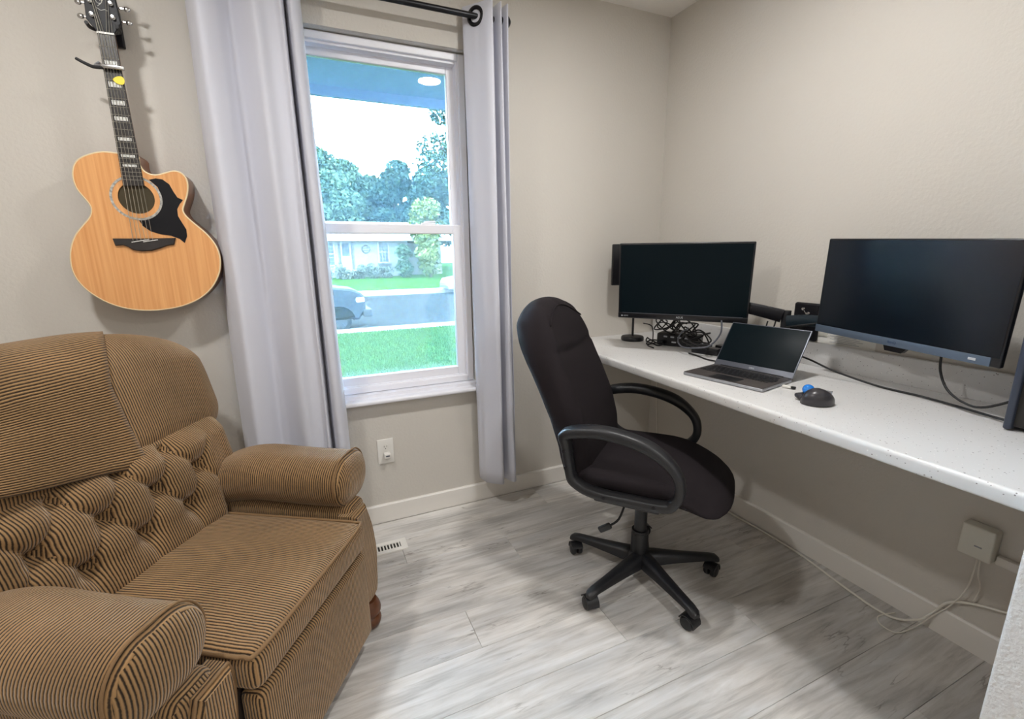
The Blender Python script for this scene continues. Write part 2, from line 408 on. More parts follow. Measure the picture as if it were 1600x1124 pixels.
# ------------------------------------------------------------------ mesh helpers
class MB:
    def __init__(self):
        self.v = []
        self.f = []

    def add(self, vs, fs):
        o = len(self.v)
        self.v.extend(tuple(p) for p in vs)
        self.f.extend(tuple(i + o for i in f) for f in fs)
        return self

    def box(self, x0, x1, y0, y1, z0, z1, mtx=None):
        vs = [Vector((x, y, z)) for z in (z0, z1) for y in (y0, y1) for x in (x0, x1)]
        if mtx:
            vs = [mtx @ p for p in vs]
        return self.add(vs, [(0, 2, 3, 1), (4, 5, 7, 6), (0, 1, 5, 4), (2, 6, 7, 3), (0, 4, 6, 2), (1, 3, 7, 5)])

    def rbox(self, half, r, center=(0, 0, 0), k=2, sub=(1, 1, 1), deform=None, mtx=None):
        """rounded box; k rounding steps, sub interior divisions per axis, optional deform(Vector)->Vector"""
        ax = []
        for h, s in zip(half, sub):
            rr = min(r, h * 0.999)
            a = [-h + rr - rr * math.tan(PI / 4 * (1 - i / k)) for i in range(k)]
            b = [-(h - rr) + 2 * (h - rr) * i / s for i in range(s + 1)]
            c = [h - rr + rr * math.tan(PI / 4 * i / k) for i in range(1, k + 1)]
            ax.append(a + b + c)
        idx = {}
        vs = []
        fs = []

        def vid(p):
            key = (round(p[0], 6), round(p[1], 6), round(p[2], 6))
            if key not in idx:
                q = Vector(p)
                inn = Vector([max(-(h - min(r, h * .999)), min(h - min(r, h * .999), c)) for c, h in zip(p, half)])
                d = q - inn
                rr = [min(r, h * .999) for h in half]
                if d.length > 1e-9:
                    d.normalize()
                    q = inn + Vector((d.x * rr[0], d.y * rr[1], d.z * rr[2]))
                q = q + Vector(center)
                if deform:
                    q = deform(q)
                if mtx:
                    q = mtx @ q
                idx[key] = len(vs)
                vs.append(q)
            return idx[key]

        for a in range(3):
            b, c = (a + 1) % 3, (a + 2) % 3
            for s in (-1, 1):
                for i in range(len(ax[b]) - 1):
                    for j in range(len(ax[c]) - 1):
                        q = []
                        for (ii, jj) in ((i, j), (i + 1, j), (i + 1, j + 1), (i, j + 1)):
                            p = [0, 0, 0]
                            p[a] = s * half[a]
                            p[b] = ax[b][ii]
                            p[c] = ax[c][jj]
                            q.append(vid(p))
                        if s < 0:
                            q.reverse()
                        fs.append(tuple(q))
        return self.add(vs, fs)

    def tube(self, pts, rad, n=8, closed=False, caps=True, section=None, up=None):
        pts = [Vector(p) for p in pts]
        m = len(pts)
        tang = []
        for i in range(m):
            if closed:
                t = pts[(i + 1) % m] - pts[i - 1]
            else:
                t = pts[min(i + 1, m - 1)] - pts[max(i - 1, 0)]
            tang.append(t.normalized() if t.length > 1e-9 else Vector((0, 0, 1)))
        if up is None:
            u = Vector((0, 0, 1)) if abs(tang[0].z) < 0.9 else Vector((1, 0, 0))
            u = (u - tang[0] * u.dot(tang[0])).normalized()
        vs = []
        for i in range(m):
            if up is not None:
                u = Vector(up) - tang[i] * Vector(up).dot(tang[i])
                u.normalize()
            elif i:
                u = u - tang[i] * u.dot(tang[i])
                u.normalize()
            w = tang[i].cross(u)
            r = rad[i] if isinstance(rad, (list, tuple)) else rad
            if section:
                for (a, b) in section:
                    vs.append(pts[i] + u * a * r + w * b * r)
            else:
                for j in range(n):
                    a = 2 * PI * j / n
                    vs.append(pts[i] + (u * math.cos(a) + w * math.sin(a)) * r)
        k = len(section) if section else n
        fs = []
        for i in range(m if closed else m - 1):
            for j in range(k):
                a, b = i * k + j, i * k + (j + 1) % k
                c, d = ((i + 1) % m) * k + (j + 1) % k, ((i + 1) % m) * k + j
                fs.append((a, b, c, d))
        if caps and not closed:
            fs.append(tuple(range(k - 1, -1, -1)))
            fs.append(tuple((m - 1) * k + j for j in range(k)))
        return self.add(vs, fs)

    def lathe(self, prof, n=16, mtx=None):
        """prof [(r,z)...] revolved about z; r=0 ends make poles"""
        mtx = mtx or Matrix.Identity(4)
        vs = []
        ring = []
        for (r, z) in prof:
            if r < 1e-7:
                ring.append([len(vs)])
                vs.append(mtx @ Vector((0, 0, z)))
            else:
                ring.append(list(range(len(vs), len(vs) + n)))
                vs += [mtx @ Vector((r * math.cos(2 * PI * j / n), r * math.sin(2 * PI * j / n), z)) for j in range(n)]
        fs = []
        for a, b in zip(ring, ring[1:]):
            for j in range(n):
                k = (j + 1) % n
                if len(a) == 1 and len(b) > 1:
                    fs.append((a[0], b[k], b[j]))
                elif len(b) == 1 and len(a) > 1:
                    fs.append((a[j], a[k], b[0]))
                elif len(a) > 1:
                    fs.append((a[j], a[k], b[k], b[j]))
        if len(ring[0]) > 1:
            fs.append(tuple(reversed(ring[0])))
        if len(ring[-1]) > 1:
            fs.append(tuple(ring[-1]))
        return self.add(vs, fs)

    def prism(self, out, d0, d1, mtx=None, bevel=0.0):
        """outline [(a,b)] CCW in local xy, extruded z d0..d1; bevel rounds the top edge"""
        mtx = mtx or Matrix.Identity(4)
        n = len(out)
        rings = [[Vector((a, b, d0)) for a, b in out]]
        if bevel:
            rings.append([Vector((a, b, d1 - bevel)) for a, b in out])
            ins = inset(out, bevel)
            rings.append([Vector((a, b, d1)) for a, b in ins])
        else:
            rings.append([Vector((a, b, d1)) for a, b in out])
        vs = [mtx @ p for r in rings for p in r]
        fs = [tuple(range(n - 1, -1, -1)), tuple((len(rings) - 1) * n + i for i in range(n))]
        for k in range(len(rings) - 1):
            for i in range(n):
                j = (i + 1) % n
                fs.append((k * n + i, k * n + j, (k + 1) * n + j, (k + 1) * n + i))
        return self.add(vs, fs)

    def sphere(self, c, r, n=12, m=8, scale=(1, 1, 1), mtx=None):
        prof = [(r * math.sin(PI * i / m), -r * math.cos(PI * i / m)) for i in range(m + 1)]
        prof[0] = (0, -r)
        prof[-1] = (0, r)
        mt = Matrix.Translation(Vector(c)) @ (mtx or Matrix.Identity(4)) @ Matrix.Diagonal((*scale, 1))
        return self.lathe(prof, n, mt)

    def build(self, name, material, parent=None, smooth=None, uv=None, kind=None, loc=None):
        me = bpy.data.meshes.new(name)
        me.from_pydata(self.v, [], self.f)
        me.materials.append(material)
        if uv:
            lay = me.uv_layers.new(name='uv')
            for p in me.polygons:
                for li in p.loop_indices:
                    co = me.vertices[me.loops[li].vertex_index].co
                    lay.data[li].uv = uv(co, p.normal)
        if smooth is not None:
            me.polygons.foreach_set('use_smooth', [True] * len(me.polygons))
            if smooth < 179:
                me.set_sharp_from_angle(angle=math.radians(smooth))
        me.update()
        o = bpy.data.objects.new(name, me)
        COL.objects.link(o)
        if parent:
            o.parent = parent
        if kind:
            o['kind'] = kind
        if loc:
            o.location = loc
        return o


def inset(out, d):
    n = len(out)
    res = []
    for i in range(n):
        p0, p1, p2 = Vector(out[i - 1]), Vector(out[i]), Vector(out[(i + 1) % n])
        a = (p1 - p0).normalized()
        b = (p2 - p1).normalized()
        nrm = Vector((-a.y - b.y, a.x + b.x))
        if nrm.length < 1e-6:
            nrm = Vector((-a.y, a.x))
        nrm.normalize()
        res.append(tuple(p1 + nrm * d))
    return res


def cat(pts, n=6, closed=False):
    P = [Vector(p) for p in pts]
    m = len(P)
    out = []
    rngi = range(m) if closed else range(m - 1)
    for i in rngi:
        if closed:
            a, b, c, d = P[i - 1], P[i], P[(i + 1) % m], P[(i + 2) % m]
        else:
            a, b, c, d = P[max(i - 1, 0)], P[i], P[i + 1], P[min(i + 2, m - 1)]
        for k in range(n):
            t = k / n
            out.append(0.5 * ((2 * b) + (c - a) * t + (2 * a - 5 * b + 4 * c - d) * t * t + (3 * b - a - 3 * c + d) * t ** 3))
    if not closed:
        out.append(P[-1])
    return out


def ccw(o):
    a = sum(o[i - 1][0] * o[i][1] - o[i][0] * o[i - 1][1] for i in range(len(o)))
    return list(o) if a > 0 else list(reversed(o))


def tag(o, label, category, group=None, kind=None):
    o['label'] = label
    o['category'] = category
    if group:
        o['group'] = group
    if kind:
        o['kind'] = kind
    return o


def thing(name, label, category, loc=(0, 0, 0), rz=0.0, group=None, mtx=None):
    o = bpy.data.objects.new(name, None)
    o.empty_display_size = 0.05
    COL.objects.link(o)
    if mtx is not None:
        o.matrix_world = mtx
    else:
        o.location = loc
        o.rotation_euler = (0, 0, rz)
    return tag(o, label, category, group)


def struct(name, mb, material, smooth=None, parent=None):
    o = mb.build(name, material, parent, smooth)
    if parent is None:
        o['kind'] = 'structure'
    return o


def text_mesh(body, size, depth, name, material, parent, mtx):
    cu = bpy.data.curves.new(name, 'FONT')
    cu.body = body
    cu.size = size
    cu.extrude = depth
    cu.align_x = 'CENTER'
    cu.align_y = 'CENTER'
    cu.resolution_u = 2
    tmp = bpy.data.objects.new(name, cu)
    COL.objects.link(tmp)
    dg = bpy.context.evaluated_depsgraph_get()
    me = bpy.data.meshes.new_from_object(tmp.evaluated_get(dg))
    bpy.data.objects.remove(tmp)
    bpy.data.curves.remove(cu)
    me.materials.clear()
    me.materials.append(material)
    me.transform(mtx)
    o = bpy.data.objects.new(name, me)
    COL.objects.link(o)
    o.parent = parent
    return o


RX = Matrix.Rotation(PI / 2, 4, 'X')     # local z -> world -y, local y -> world z

# ------------------------------------------------------------------ room shell
H = 2.44
XL, YF = -3.7, -6.3
WX0, WX1, WZ0, WZ1 = -2.02, -1.107, 0.622, 2.130       # window opening

floor = MB().box(XL, 0, YF, 0, -0.06, -0.010).build('floor', M['subfloor'])
floor['kind'] = 'structure'
pl_w, pl_l = 0.178, 1.22


def plank_mesh(x0, x1, y0, y1):
    g, c = 0.0004, 0.0012
    mb = MB()
    a = [(x0 + g, y0 + g), (x1 - g, y0 + g), (x1 - g, y1 - g), (x0 + g, y1 - g)]
    b = [(x0 + c, y0 + c), (x1 - c, y0 + c), (x1 - c, y1 - c), (x0 + c, y1 - c)]
    vs = [(x, y, -0.010) for x, y in a] + [(x, y, -0.0012) for x, y in a] + [(x, y, 0.0) for x, y in b]
    fs = [(8, 9, 10, 11)]
    for k in (0, 4):
        for i in range(4):
            j = (i + 1) % 4
            fs.append((k + i, k + j, k + 4 + j, k + 4 + i))
    return mb.add(vs, fs)


row = 0
y1 = 0.0
while y1 > YF + 0.01:
    y0 = max(YF, -0.015 - pl_w * row if row else -0.015)
    if row == 0:
        y0 = -0.015
    offs = (0.37 * row * 1.7) % 1.0
    xs = [XL]
    x = XL + pl_l * (1 - offs)
    while x < -0.02:
        if x - xs[-1] > 0.12:
            xs.append(x)
        x += pl_l
    xs.append(0.0)
    if y1 - y0 > 0.02:
        for a, b in zip(xs, xs[1:]):
            plank_mesh(a, b, y0, y1).build('plank', M['plank'], floor)
    y1 = y0
    row += 1

struct('ceiling', MB().box(XL - .1, .12, YF - .1, .14, H, H + 0.1), M['ceiling'])
wb = MB()
wb.box(XL - .1, WX0, 0, 0.14, -0.06, H)
wb.box(WX1, 0.12, 0, 0.14, -0.06, H)
wb.box(WX0, WX1, 0, 0.14, -0.06, WZ0)
wb.box(WX0, WX1, 0, 0.14, WZ1, H)
struct('wall_back', wb, M['wall'])
struct('wall_right', MB().box(0, 0.12, YF - .1, 0, -0.06, H), M['wall'])
struct('wall_left', MB().box(XL - .1, XL, YF - .1, 0, -0.06, H), M['wall'])
struct('wall_front', MB().box(XL, 0, YF - .1, YF, -0.06, H), M['wall'])
# wall end beside the desk alcove
struct('wall_alcove', MB().rbox((0.371, 0.06, 1.22), 0.008, (-0.371, -1.886, 1.22), k=2), M['wall_rough'], 40)

bt, bh = 0.013, 0.094


def baseboard(name, pts, nrm):
    (x0, y0), (x1, y1) = pts
    nx, ny = nrm
    prof = [(0, 0), (bt, 0), (bt, bh - 0.006), (bt - 0.005, bh), (0, bh)]
    vs = []
    for (x, y) in ((x0, y0), (x1, y1)):
        vs += [(x + nx * a, y + ny * a, b) for a, b in prof]
    n = len(prof)
    fs = [tuple(range(n)), tuple(range(2 * n - 1, n - 1, -1))]
    fs += [(i, i + n, (i + 1) % n + n, (i + 1) % n) for i in range(n)]
    o = struct(name, MB().add(vs, fs), M['trim'])
    bm = bmesh.new(); bm.from_mesh(o.data); bmesh.ops.recalc_face_normals(bm, faces=bm.faces); bm.to_mesh(o.data); bm.free()


baseboard('baseboard_back', ((XL, 0), (0, 0)), (0, -1))
baseboard('baseboard_right', ((0, -bt), (0, -1.825)), (-1, 0))
baseboard('baseboard_left', ((XL, -bt), (XL, YF)), (1, 0))
baseboard('baseboard_front', ((XL, YF), (0, YF)), (0, 1))

# ------------------------------------------------------------------ window
win = bpy.data.objects.new('window_1', None)
COL.objects.link(win)
win.location = ((WX0 + WX1) / 2, 0, WZ0)
win['kind'] = 'structure'
wx, wz = (WX0 + WX1) / 2, WZ0


def wpart(name, mb, m, smooth=None):
    mb.v = [(x - wx, y, z - wz) for x, y, z in mb.v]
    return mb.build(name, m, win, smooth)


def frame_mb(x0, x1, z0, z1, wl, wr, wbm, wt, y0, y1, r=0.004):
    mb = MB()
    for (a, b, c, d) in ((x0, x0 + wl, z0, z1), (x1 - wr, x1, z0, z1), (x0 + wl, x1 - wr, z0, z0 + wbm), (x0 + wl, x1 - wr, z1 - wt, z1)):
        mb.rbox(((b - a) / 2, (y1 - y0) / 2, (d - c) / 2), r, ((a + b) / 2, (y0 + y1) / 2, (c + d) / 2), k=1)
    return mb


FX0, FX1, FZ0, FZ1 = WX0 + 0.004, WX1 - 0.006, WZ0 + 0.028, WZ1 - 0.004
wpart('frame', frame_mb(FX0, FX1, FZ0, FZ1, 0.030, 0.030, 0.030, 0.030, 0.035, 0.135), M['vinyl'])
wpart('frame_stop', frame_mb(FX0 + 0.028, FX1 - 0.028, FZ0 + .028, FZ1 - 0.028, 0.010, 0.010, 0.008, 0.012, 0.05, 0.12, 0.002), M['vinyl'])
SX0, SX1 = FX0 + 0.034, FX1 - 0.034
zm = 1.408
wpart('upper_sash', frame_mb(SX0, SX1, zm - 0.035, FZ1 - 0.036, 0.036, 0.036, 0.036, 0.034, 0.090, 0.118), M['vinyl'])
wpart('lower_sash', frame_mb(SX0 - .004, SX1 + .004, FZ0 + 0.034, zm, 0.045, 0.045, 0.040, 0.042, 0.054, 0.086), M['vinyl'])
wpart('upper_pane', MB().box(SX0 + .03, SX1 - .03, 0.1035, 0.1045, zm - .005, FZ1 - .064), M['glass'])
wpart('lower_pane', MB().box(SX0 + .035, SX1 - .035, 0.0695, 0.0705, FZ0 + .068, zm - .036), M['glass_low'])
wpart('insect_screen', MB().box(SX0 + .004, SX1 - .004, 0.1255, 0.1260, FZ0 + .03, zm - .02), M['screen_mesh'])
scr = frame_mb(SX0 + 0.002, SX1 - 0.002, FZ0 + .03, zm - .012, 0.016, 0.016, 0.016, 0.016, 0.121, 0.130, 0.002)
wpart('screen_frame', scr, M['vinyl'])
for lx in (-1.86, -1.30):
    lk = MB()
    lk.rbox((0.032, 0.010, 0.004), 0.003, (lx, 0.070, zm + 0.004), k=1)
    lk.rbox((0.014, 0.006, 0.004), 0.003, (lx - 0.006, 0.068, zm + 0.011), k=1)
    lk.tube([(lx - 0.01, 0.066, zm + 0.012), (lx + 0.03, 0.056, zm + 0.013)], 0.004, 6)
    wpart('sash_lock', lk, M['vinyl'], 40)
# stool with rounded nose and apron
st = MB()
st.rbox((0.478, 0.035, 0.011), 0.009, ((WX0 + WX1) / 2, -0.012, WZ0 + 0.0), k=2)
st.box(WX0 + .001, WX1 - .001, 0.0, 0.06, WZ0 + 0.0, WZ0 + 0.026)
wpart('sill', st, M['vinyl'], 40)

# ------------------------------------------------------------------ desk along the right wall
DD, DZ, DT, DY = 0.658, 0.818, 0.036, -1.823
desk = thing('desk', 'white speckled laminate desk top fixed along the right wall', 'desk', (0, 0, 0))
prof = []
r = 0.011
for k in range(5):      # rolled front edge
    a = PI / 2 + PI / 2 * k / 4
    prof.append((-DD + r + r * math.cos(a), DZ - r + r * math.sin(a)))
for k in range(4):
    a = PI + PI / 2 * k / 3
    prof.append((-DD + 0.006 + 0.006 * math.cos(a), DZ - DT + 0.006 + 0.006 * math.sin(a)))
prof += [(-0.001, DZ - DT), (-0.001, DZ)]
mb = MB()
n = len(prof)
ys = (-0.001, DY)
mb.add([(a, y, b) for y in ys for a, b in prof],
       [tuple(range(n)), tuple(range(2 * n - 1, n - 1, -1))] + [(i, i + n, (i + 1) % n + n, (i + 1) % n) for i in range(n)])
dt = mb.build('desk_top', M['laminate'], desk, 35)
bm = bmesh.new(); bm.from_mesh(dt.data); bmesh.ops.recalc_face_normals(bm, faces=bm.faces); bm.to_mesh(dt.data); bm.free()
MB().rbox((0.0095, 0.905, 0.048), 0.004, (-0.011, DY / 2, DZ + 0.047), k=2).build('backsplash', M['laminate'], desk, 40)
MB().box(-0.05, -0.001, DY + .003, -0.001, DZ - DT - 0.045, DZ - DT - 0.0005).build('wall_cleat', M['trim'], desk)

# ------------------------------------------------------------------ curtain rod and curtains
rod = thing('curtain_rod', 'black metal curtain rod with ball finials above the window', 'curtain rod', (-1.55, -0.095, 2.222))
MB().tube([(-0.62, 0, 0), (0.545, 0, 0)], 0.0115, 12).build('pole', M['black_metal'], rod, 40)
for s, xx in ((-1, -0.62), (1, 0.545)):
    fb = MB()
    fb.tube([(xx - s * .004, 0, 0), (xx + s * .016, 0, 0)], 0.014, 12)
    fb.sphere((xx + s * 0.034, 0, 0), 0.025, 14, 10)
    fb.build('finial', M['black_metal'], rod, 60)
for xx in (-0.57, 0.50):
    bk = MB()
    bk.tube([(xx, 0.093, 0.0), (xx, 0.0, -0.018)], 0.006, 8)
    bk.rbox((0.014, 0.003, 0.03), 0.003, (xx, 0.091, 0), k=1)
    bk.tube([(xx + .0, -.002, -0.016), (xx, 0.012, -0.012), (xx, 0.014, 0.0)], 0.005, 6)
    bk.build('bracket', M['black_metal'], rod, 40)


def curtain(name_label, plan_top, plan_bot, z0, z1, cross):
    ox = sum(p[0] for p in plan_top) / len(plan_top)
    c = thing('curtain', name_label, 'curtain', (ox, -0.095, z0), 0, None)
    nz = 30
    A = cat([(x, y, 0) for x, y in plan_top], 7)
    B = cat([(x, y, 0) for x, y in plan_bot], 7)
    vs, fs = [], []
    m = len(A)
    for k in range(nz + 1):
        t = k / nz
        z = z0 + (z1 - z0) * t
        s = (1 - t) ** 1.0
        for i in range(m):
            p = A[i].lerp(B[i], s)
            wv = 0.005 * mnoise.noise(Vector((i * 0.16, z * 2.2, ox * 7))) * (0.4 + s)
            vs.append((p.x - ox + wv, p.y + 0.095 + wv, z - z0))
    for k in range(nz):
        for i in range(m - 1):
            fs.append((k * m + i, k * m + i + 1, (k + 1) * m + i + 1, (k + 1) * m + i))
    pan = MB().add(vs, fs).build('panel', M['curtain'], c, 180)
    so = pan.modifiers.new('thick', 'SOLIDIFY')
    so.thickness = 0.0022
    so.offset = 0
    # hem bands along bottom and side
    for (x, y, dx, dy) in cross:
        d = Vector((dx, dy, 0)).normalized()
        nrm = Vector((-d.y, d.x, 0))
        mt = Matrix.Translation((x - ox, y + 0.095, 2.222 - z0)) @ Matrix(((d.x, 0, nrm.x, 0), (d.y, 0, nrm.y, 0), (0, 1, 0, 0), (0, 0, 0, 1)))
        g = MB()
        ring = [mt @ Vector((0.031 * math.cos(a), 0.031 * math.sin(a), 0)) for a in [2 * PI * k / 24 for k in range(24)]]
        g.tube(ring, 0.0085, 8, closed=True)
        g.build('grommet', M['black_metal'], c, 180)
    return c


curtain('narrow light grey curtain bunched at the right side of the window',
        [(-1.142, -0.045), (-1.118, -0.075), (-1.094, -0.105), (-1.066, -0.145), (-1.050, -0.150), (-1.040, -0.100), (-1.034, -0.045),
         (-1.024, -0.090), (-1.012, -0.150), (-1.002, -0.10), (-0.996, -0.045), (-0.988, -0.09), (-0.980, -0.145), (-0.973, -0.10), (-0.968, -0.045)],
        [(-1.128, -0.050), (-1.122, -0.085), (-1.105, -0.120), (-1.060, -0.165), (-1.040, -0.160), (-1.034, -0.100), (-1.030, -0.045),
         (-1.018, -0.090), (-0.998, -0.160), (-0.975, -0.165), (-0.966, -0.10), (-0.962, -0.05), (-0.952, -0.07), (-0.945, -0.10), (-0.938, -0.045)],
        0.150, 2.268, [(-1.102, -0.095, 1, -1.15)])
curtain('wide light grey curtain hanging left of the window beside the guitar',
        [(-2.120, -0.045), (-2.105, -0.105), (-2.075, -0.145), (-2.035, -0.115), (-1.995, -0.055), (-1.955, -0.10), (-1.915, -0.145), (-1.880, -0.12),
         (-1.850, -0.115), (-1.832, -0.130), (-1.822, -0.10), (-1.818, -0.045), (-1.810, -0.095), (-1.800, -0.135), (-1.775, -0.115), (-1.765, -0.05)],
        [(-2.150, -0.045), (-2.125, -0.105), (-2.085, -0.150), (-2.035, -0.115), (-1.990, -0.060), (-1.945, -0.10), (-1.905, -0.150), (-1.870, -0.13),
         (-1.840, -0.125), (-1.822, -0.140), (-1.814, -0.10), (-1.806, -0.040), (-1.796, -0.095), (-1.782, -0.140), (-1.752, -0.125), (-1.735, -0.05)],
        0.150, 2.268, [(-2.108, -0.095, .2, -1), (-2.02, -0.095, 1, .9), (-1.96, -0.095, 1, -.9)])

# ------------------------------------------------------------------ wall guitar
GX, GZ = -2.36, 1.30
gt = thing('acoustic_guitar', 'natural spruce cutaway acoustic guitar hanging on the wall above the armchair', 'guitar', (GX, 0, GZ))
body = [(-0.006, 0.307), (-0.044, 0.309), (-0.08, 0.299), (-0.11, 0.282), (-0.127, 0.258), (-0.134, 0.225), (-0.13, 0.192), (-0.117, 0.166),
        (-0.106, 0.145), (-0.104, 0.127), (-0.112, 0.105), (-0.134, 0.078), (-0.156, 0.051), (-0.173, 0.017), (-0.183, -0.021), (-0.185, -0.065),
        (-0.173, -0.107), (-0.146, -0.145), (-0.106, -0.178), (-0.062, -0.198), (-0.011, -0.208), (0.043, -0.208), (0.101, -0.198), (0.156, -0.174),
        (0.198, -0.137), (0.225, -0.093), (0.237, -0.051), (0.237, -0.009), (0.225, 0.027), (0.203, 0.06), (0.177, 0.088), (0.157, 0.111),
        (0.149, 0.131), (0.155, 0.151), (0.168, 0.182), (0.175, 0.216), (0.172, 0.241), (0.158, 0.257), (0.139, 0.261), (0.116, 0.254),
        (0.091, 0.246), (0.073, 0.247), (0.058, 0.256), (0.049, 0.275), (0.046, 0.305)]
bo = ccw([(p.x, p.y) for p in cat([(a, b, 0) for a, b in body], 3, closed=True)])
HOLE_C, HOLE_R = (0.023, 0.168), 0.050
GF = 0.122     # front face stands this far off the wall
MB().prism(bo, 0.012, GF - 0.004, RX).build('body', M['guitar_side'], gt, 30)
# top board with a real sound hole
bm = bmesh.new()
vo = [bm.verts.new((a, b, 0)) for a, b in inset(bo, 0.0035)]
vh = [bm.verts.new((HOLE_C[0] + HOLE_R * math.cos(t), HOLE_C[1] + HOLE_R * math.sin(t), 0)) for t in [2 * PI * k / 40 for k in range(40)]]
eo = [bm.edges.new((vo[i - 1], vo[i])) for i in range(len(vo))]
eh = [bm.edges.new((vh[i - 1], vh[i])) for i in range(len(vh))]
bmesh.ops.triangle_fill(bm, use_beauty=True, use_dissolve=False, edges=eo + eh)
me = bpy.data.meshes.new('top_board')
for v in bm.verts:
    v.co = RX @ Vector((v.co.x, v.co.y, GF))
bmesh.ops.recalc_face_normals(bm, faces=bm.faces)
bm.to_mesh(me); bm.free()
me.materials.append(M['spruce'])
tb = bpy.data.objects.new('top_board', me); COL.objects.link(tb); tb.parent = gt
so = tb.modifiers.new('thick', 'SOLIDIFY'); so.thickness = 0.003; so.offset = 0
# binding strip
MB().tube([RX @ Vector((a, b, GF - 0.001)) for a, b in inset(bo, 0.002)], 0.0030, 6, closed=True).build('binding', M['binding'], gt, 180)
# dark disc painted in as the shade inside the hole + rosette
MB().lathe([(HOLE_R - .0005, 0.0), (HOLE_R - .0005, 0.0005)], 32, Matrix.Translation((HOLE_C[0], -(GF - 0.0034), HOLE_C[1])) @ RX).build('hole_shade_disc', M['hole_shade'], gt, 30)
ros = MB()
mt = Matrix.Translation((HOLE_C[0], -GF - 0.0015, HOLE_C[1])) @ RX
for r0, r1 in ((0.0645, 0.0715),):
    N_ = 48
    vs = [mt @ Vector((rr * math.cos(2 * PI * k / N_), rr * math.sin(2 * PI * k / N_), z)) for z in (0, .0012) for rr in (r0, r1) for k in range(N_)]
    fs = []
    for k in range(N_):
        j = (k + 1) % N_
        fs += [(2 * N_ + k, 3 * N_ + k, 3 * N_ + j, 2 * N_ + j), (N_ + k, N_ + j, 3 * N_ + j, 3 * N_ + k), (k, 2 * N_ + k, 2 * N_ + j, j)]
    ros.add(vs, fs)
ros.build('rosette', M['abalone'], gt, 40)
pg = [(0.066, 0.228), (0.085, 0.233), (0.104, 0.231), (0.121, 0.216), (0.130, 0.191), (0.138, 0.174), (0.153, 0.166), (0.142, 0.153), (0.132, 0.135),
      (0.131, 0.113), (0.140, 0.09), (0.149, 0.068), (0.148, 0.045), (0.138, 0.022), (0.125, 0.036), (0.101, 0.047), (0.073, 0.051), (0.046, 0.061),
      (0.027, 0.078), (0.019, 0.097), (0.042, 0.099), (0.068, 0.114), (0.089, 0.143), (0.094, 0.173), (0.087, 0.205)]
MB().prism(ccw(pg), GF + 0.0012, GF + 0.0026, RX).build('pickguard', M['black_gloss'], gt, 30)
br = [(-0.061, 0.037), (0.025, 0.037), (0.114, 0.039), (0.107, 0.016), (0.087, 0.013), (0.066, 0.004), (0.041, -0.004), (0.012, -0.006), (-0.011, -0.001),
      (-0.023, 0.009), (-0.036, 0.015), (-0.057, 0.013)]
MB().prism(ccw(br), GF + 0.001, GF + 0.010, RX, bevel=0.003).build('bridge', M['ebony'], gt, 30)
sd = MB()
sd.tube([(-0.010, -GF - 0.011, 0.0245), (0.040, -GF - 0.011, 0.0335)], 0.0016, 6)
sd.tube([(0.022, -GF - 0.011, 0.0255), (0.064, -GF - 0.011, 0.0325)], 0.0016, 6)
sd.build('saddle', M['pearl'], gt)
# neck + fretboard
NF = GF + 0.0015


def fb_half(z):      # fretboard half width along the neck
    t = (z - 0.205) / (0.652 - 0.205)
    return 0.0285 * (1 - t) + 0.0215 * t


cx_ = 0.0225
fbo = [(cx_ - fb_half(.205), 0.205), (cx_ + fb_half(.205), 0.207), (cx_ + fb_half(.652), 0.652), (cx_ - fb_half(.652), 0.652)]
MB().prism(fbo, NF, NF + 0.006, RX, bevel=0.001).build('fretboard', M['ebony'], gt)
MB().tube([(cx_, -(NF - 0.0145), 0.302), (cx_, -(NF - 0.0125), 0.66)], [0.0245, 0.0195], 14,
          section=[(math.cos(a) * 0.55 if math.sin(a) else math.cos(a) * .55, math.sin(a)) for a in [2 * PI * k / 14 for k in range(14)]], up=(0, 1, 0)).build('neck', M['guitar_side'], gt, 50)
fr = MB()
L_ = 0.652 - 0.028
for k in range(1, 21):
    z = 0.652 - L_ * (1 - 2 ** (-k / 12))
    if z > 0.207:
        fr.tube([(cx_ - fb_half(z), -NF - 0.0062, z), (cx_ + fb_half(z), -NF - 0.0062, z)], 0.0009, 5)
fr.build('frets', M['steel'], gt, kind='stuff')
for k in (3, 5, 7, 9, 12, 15, 17):
    z = 0.652 - L_ * (1 - 2 ** (-(k - .5) / 12))
    dz = L_ * (2 ** (-(k - 1) / 12) - 2 ** (-k / 12)) * 0.27
    MB().box(cx_ - fb_half(z) * .68, cx_ + fb_half(z) * .68, -NF - 0.0066, -NF - 0.0055, z - dz, z + dz).build('inlay', M['pearl'], gt)
MB().box(cx_ - .0215, cx_ + .0215, -NF - 0.009, -NF, 0.6505, 0.6555).build('nut', M['pearl'], gt)
hd = [(-0.021, 0.655), (0.021, 0.655), (0.030, 0.668), (0.043, 0.688), (0.041, 0.72), (0.038, 0.77), (0.037, 0.812), (0.018, 0.826), (0.0, 0.818),
      (-0.018, 0.826), (-0.037, 0.812), (-0.038, 0.77), (-0.041, 0.72), (-0.043, 0.688), (-0.030, 0.668)]
MB().prism(ccw([(a + cx_, b) for a, b in hd]), NF - 0.010, NF + 0.003, RX, bevel=0.002).build('headstock', M['black_gloss'], gt, 30)
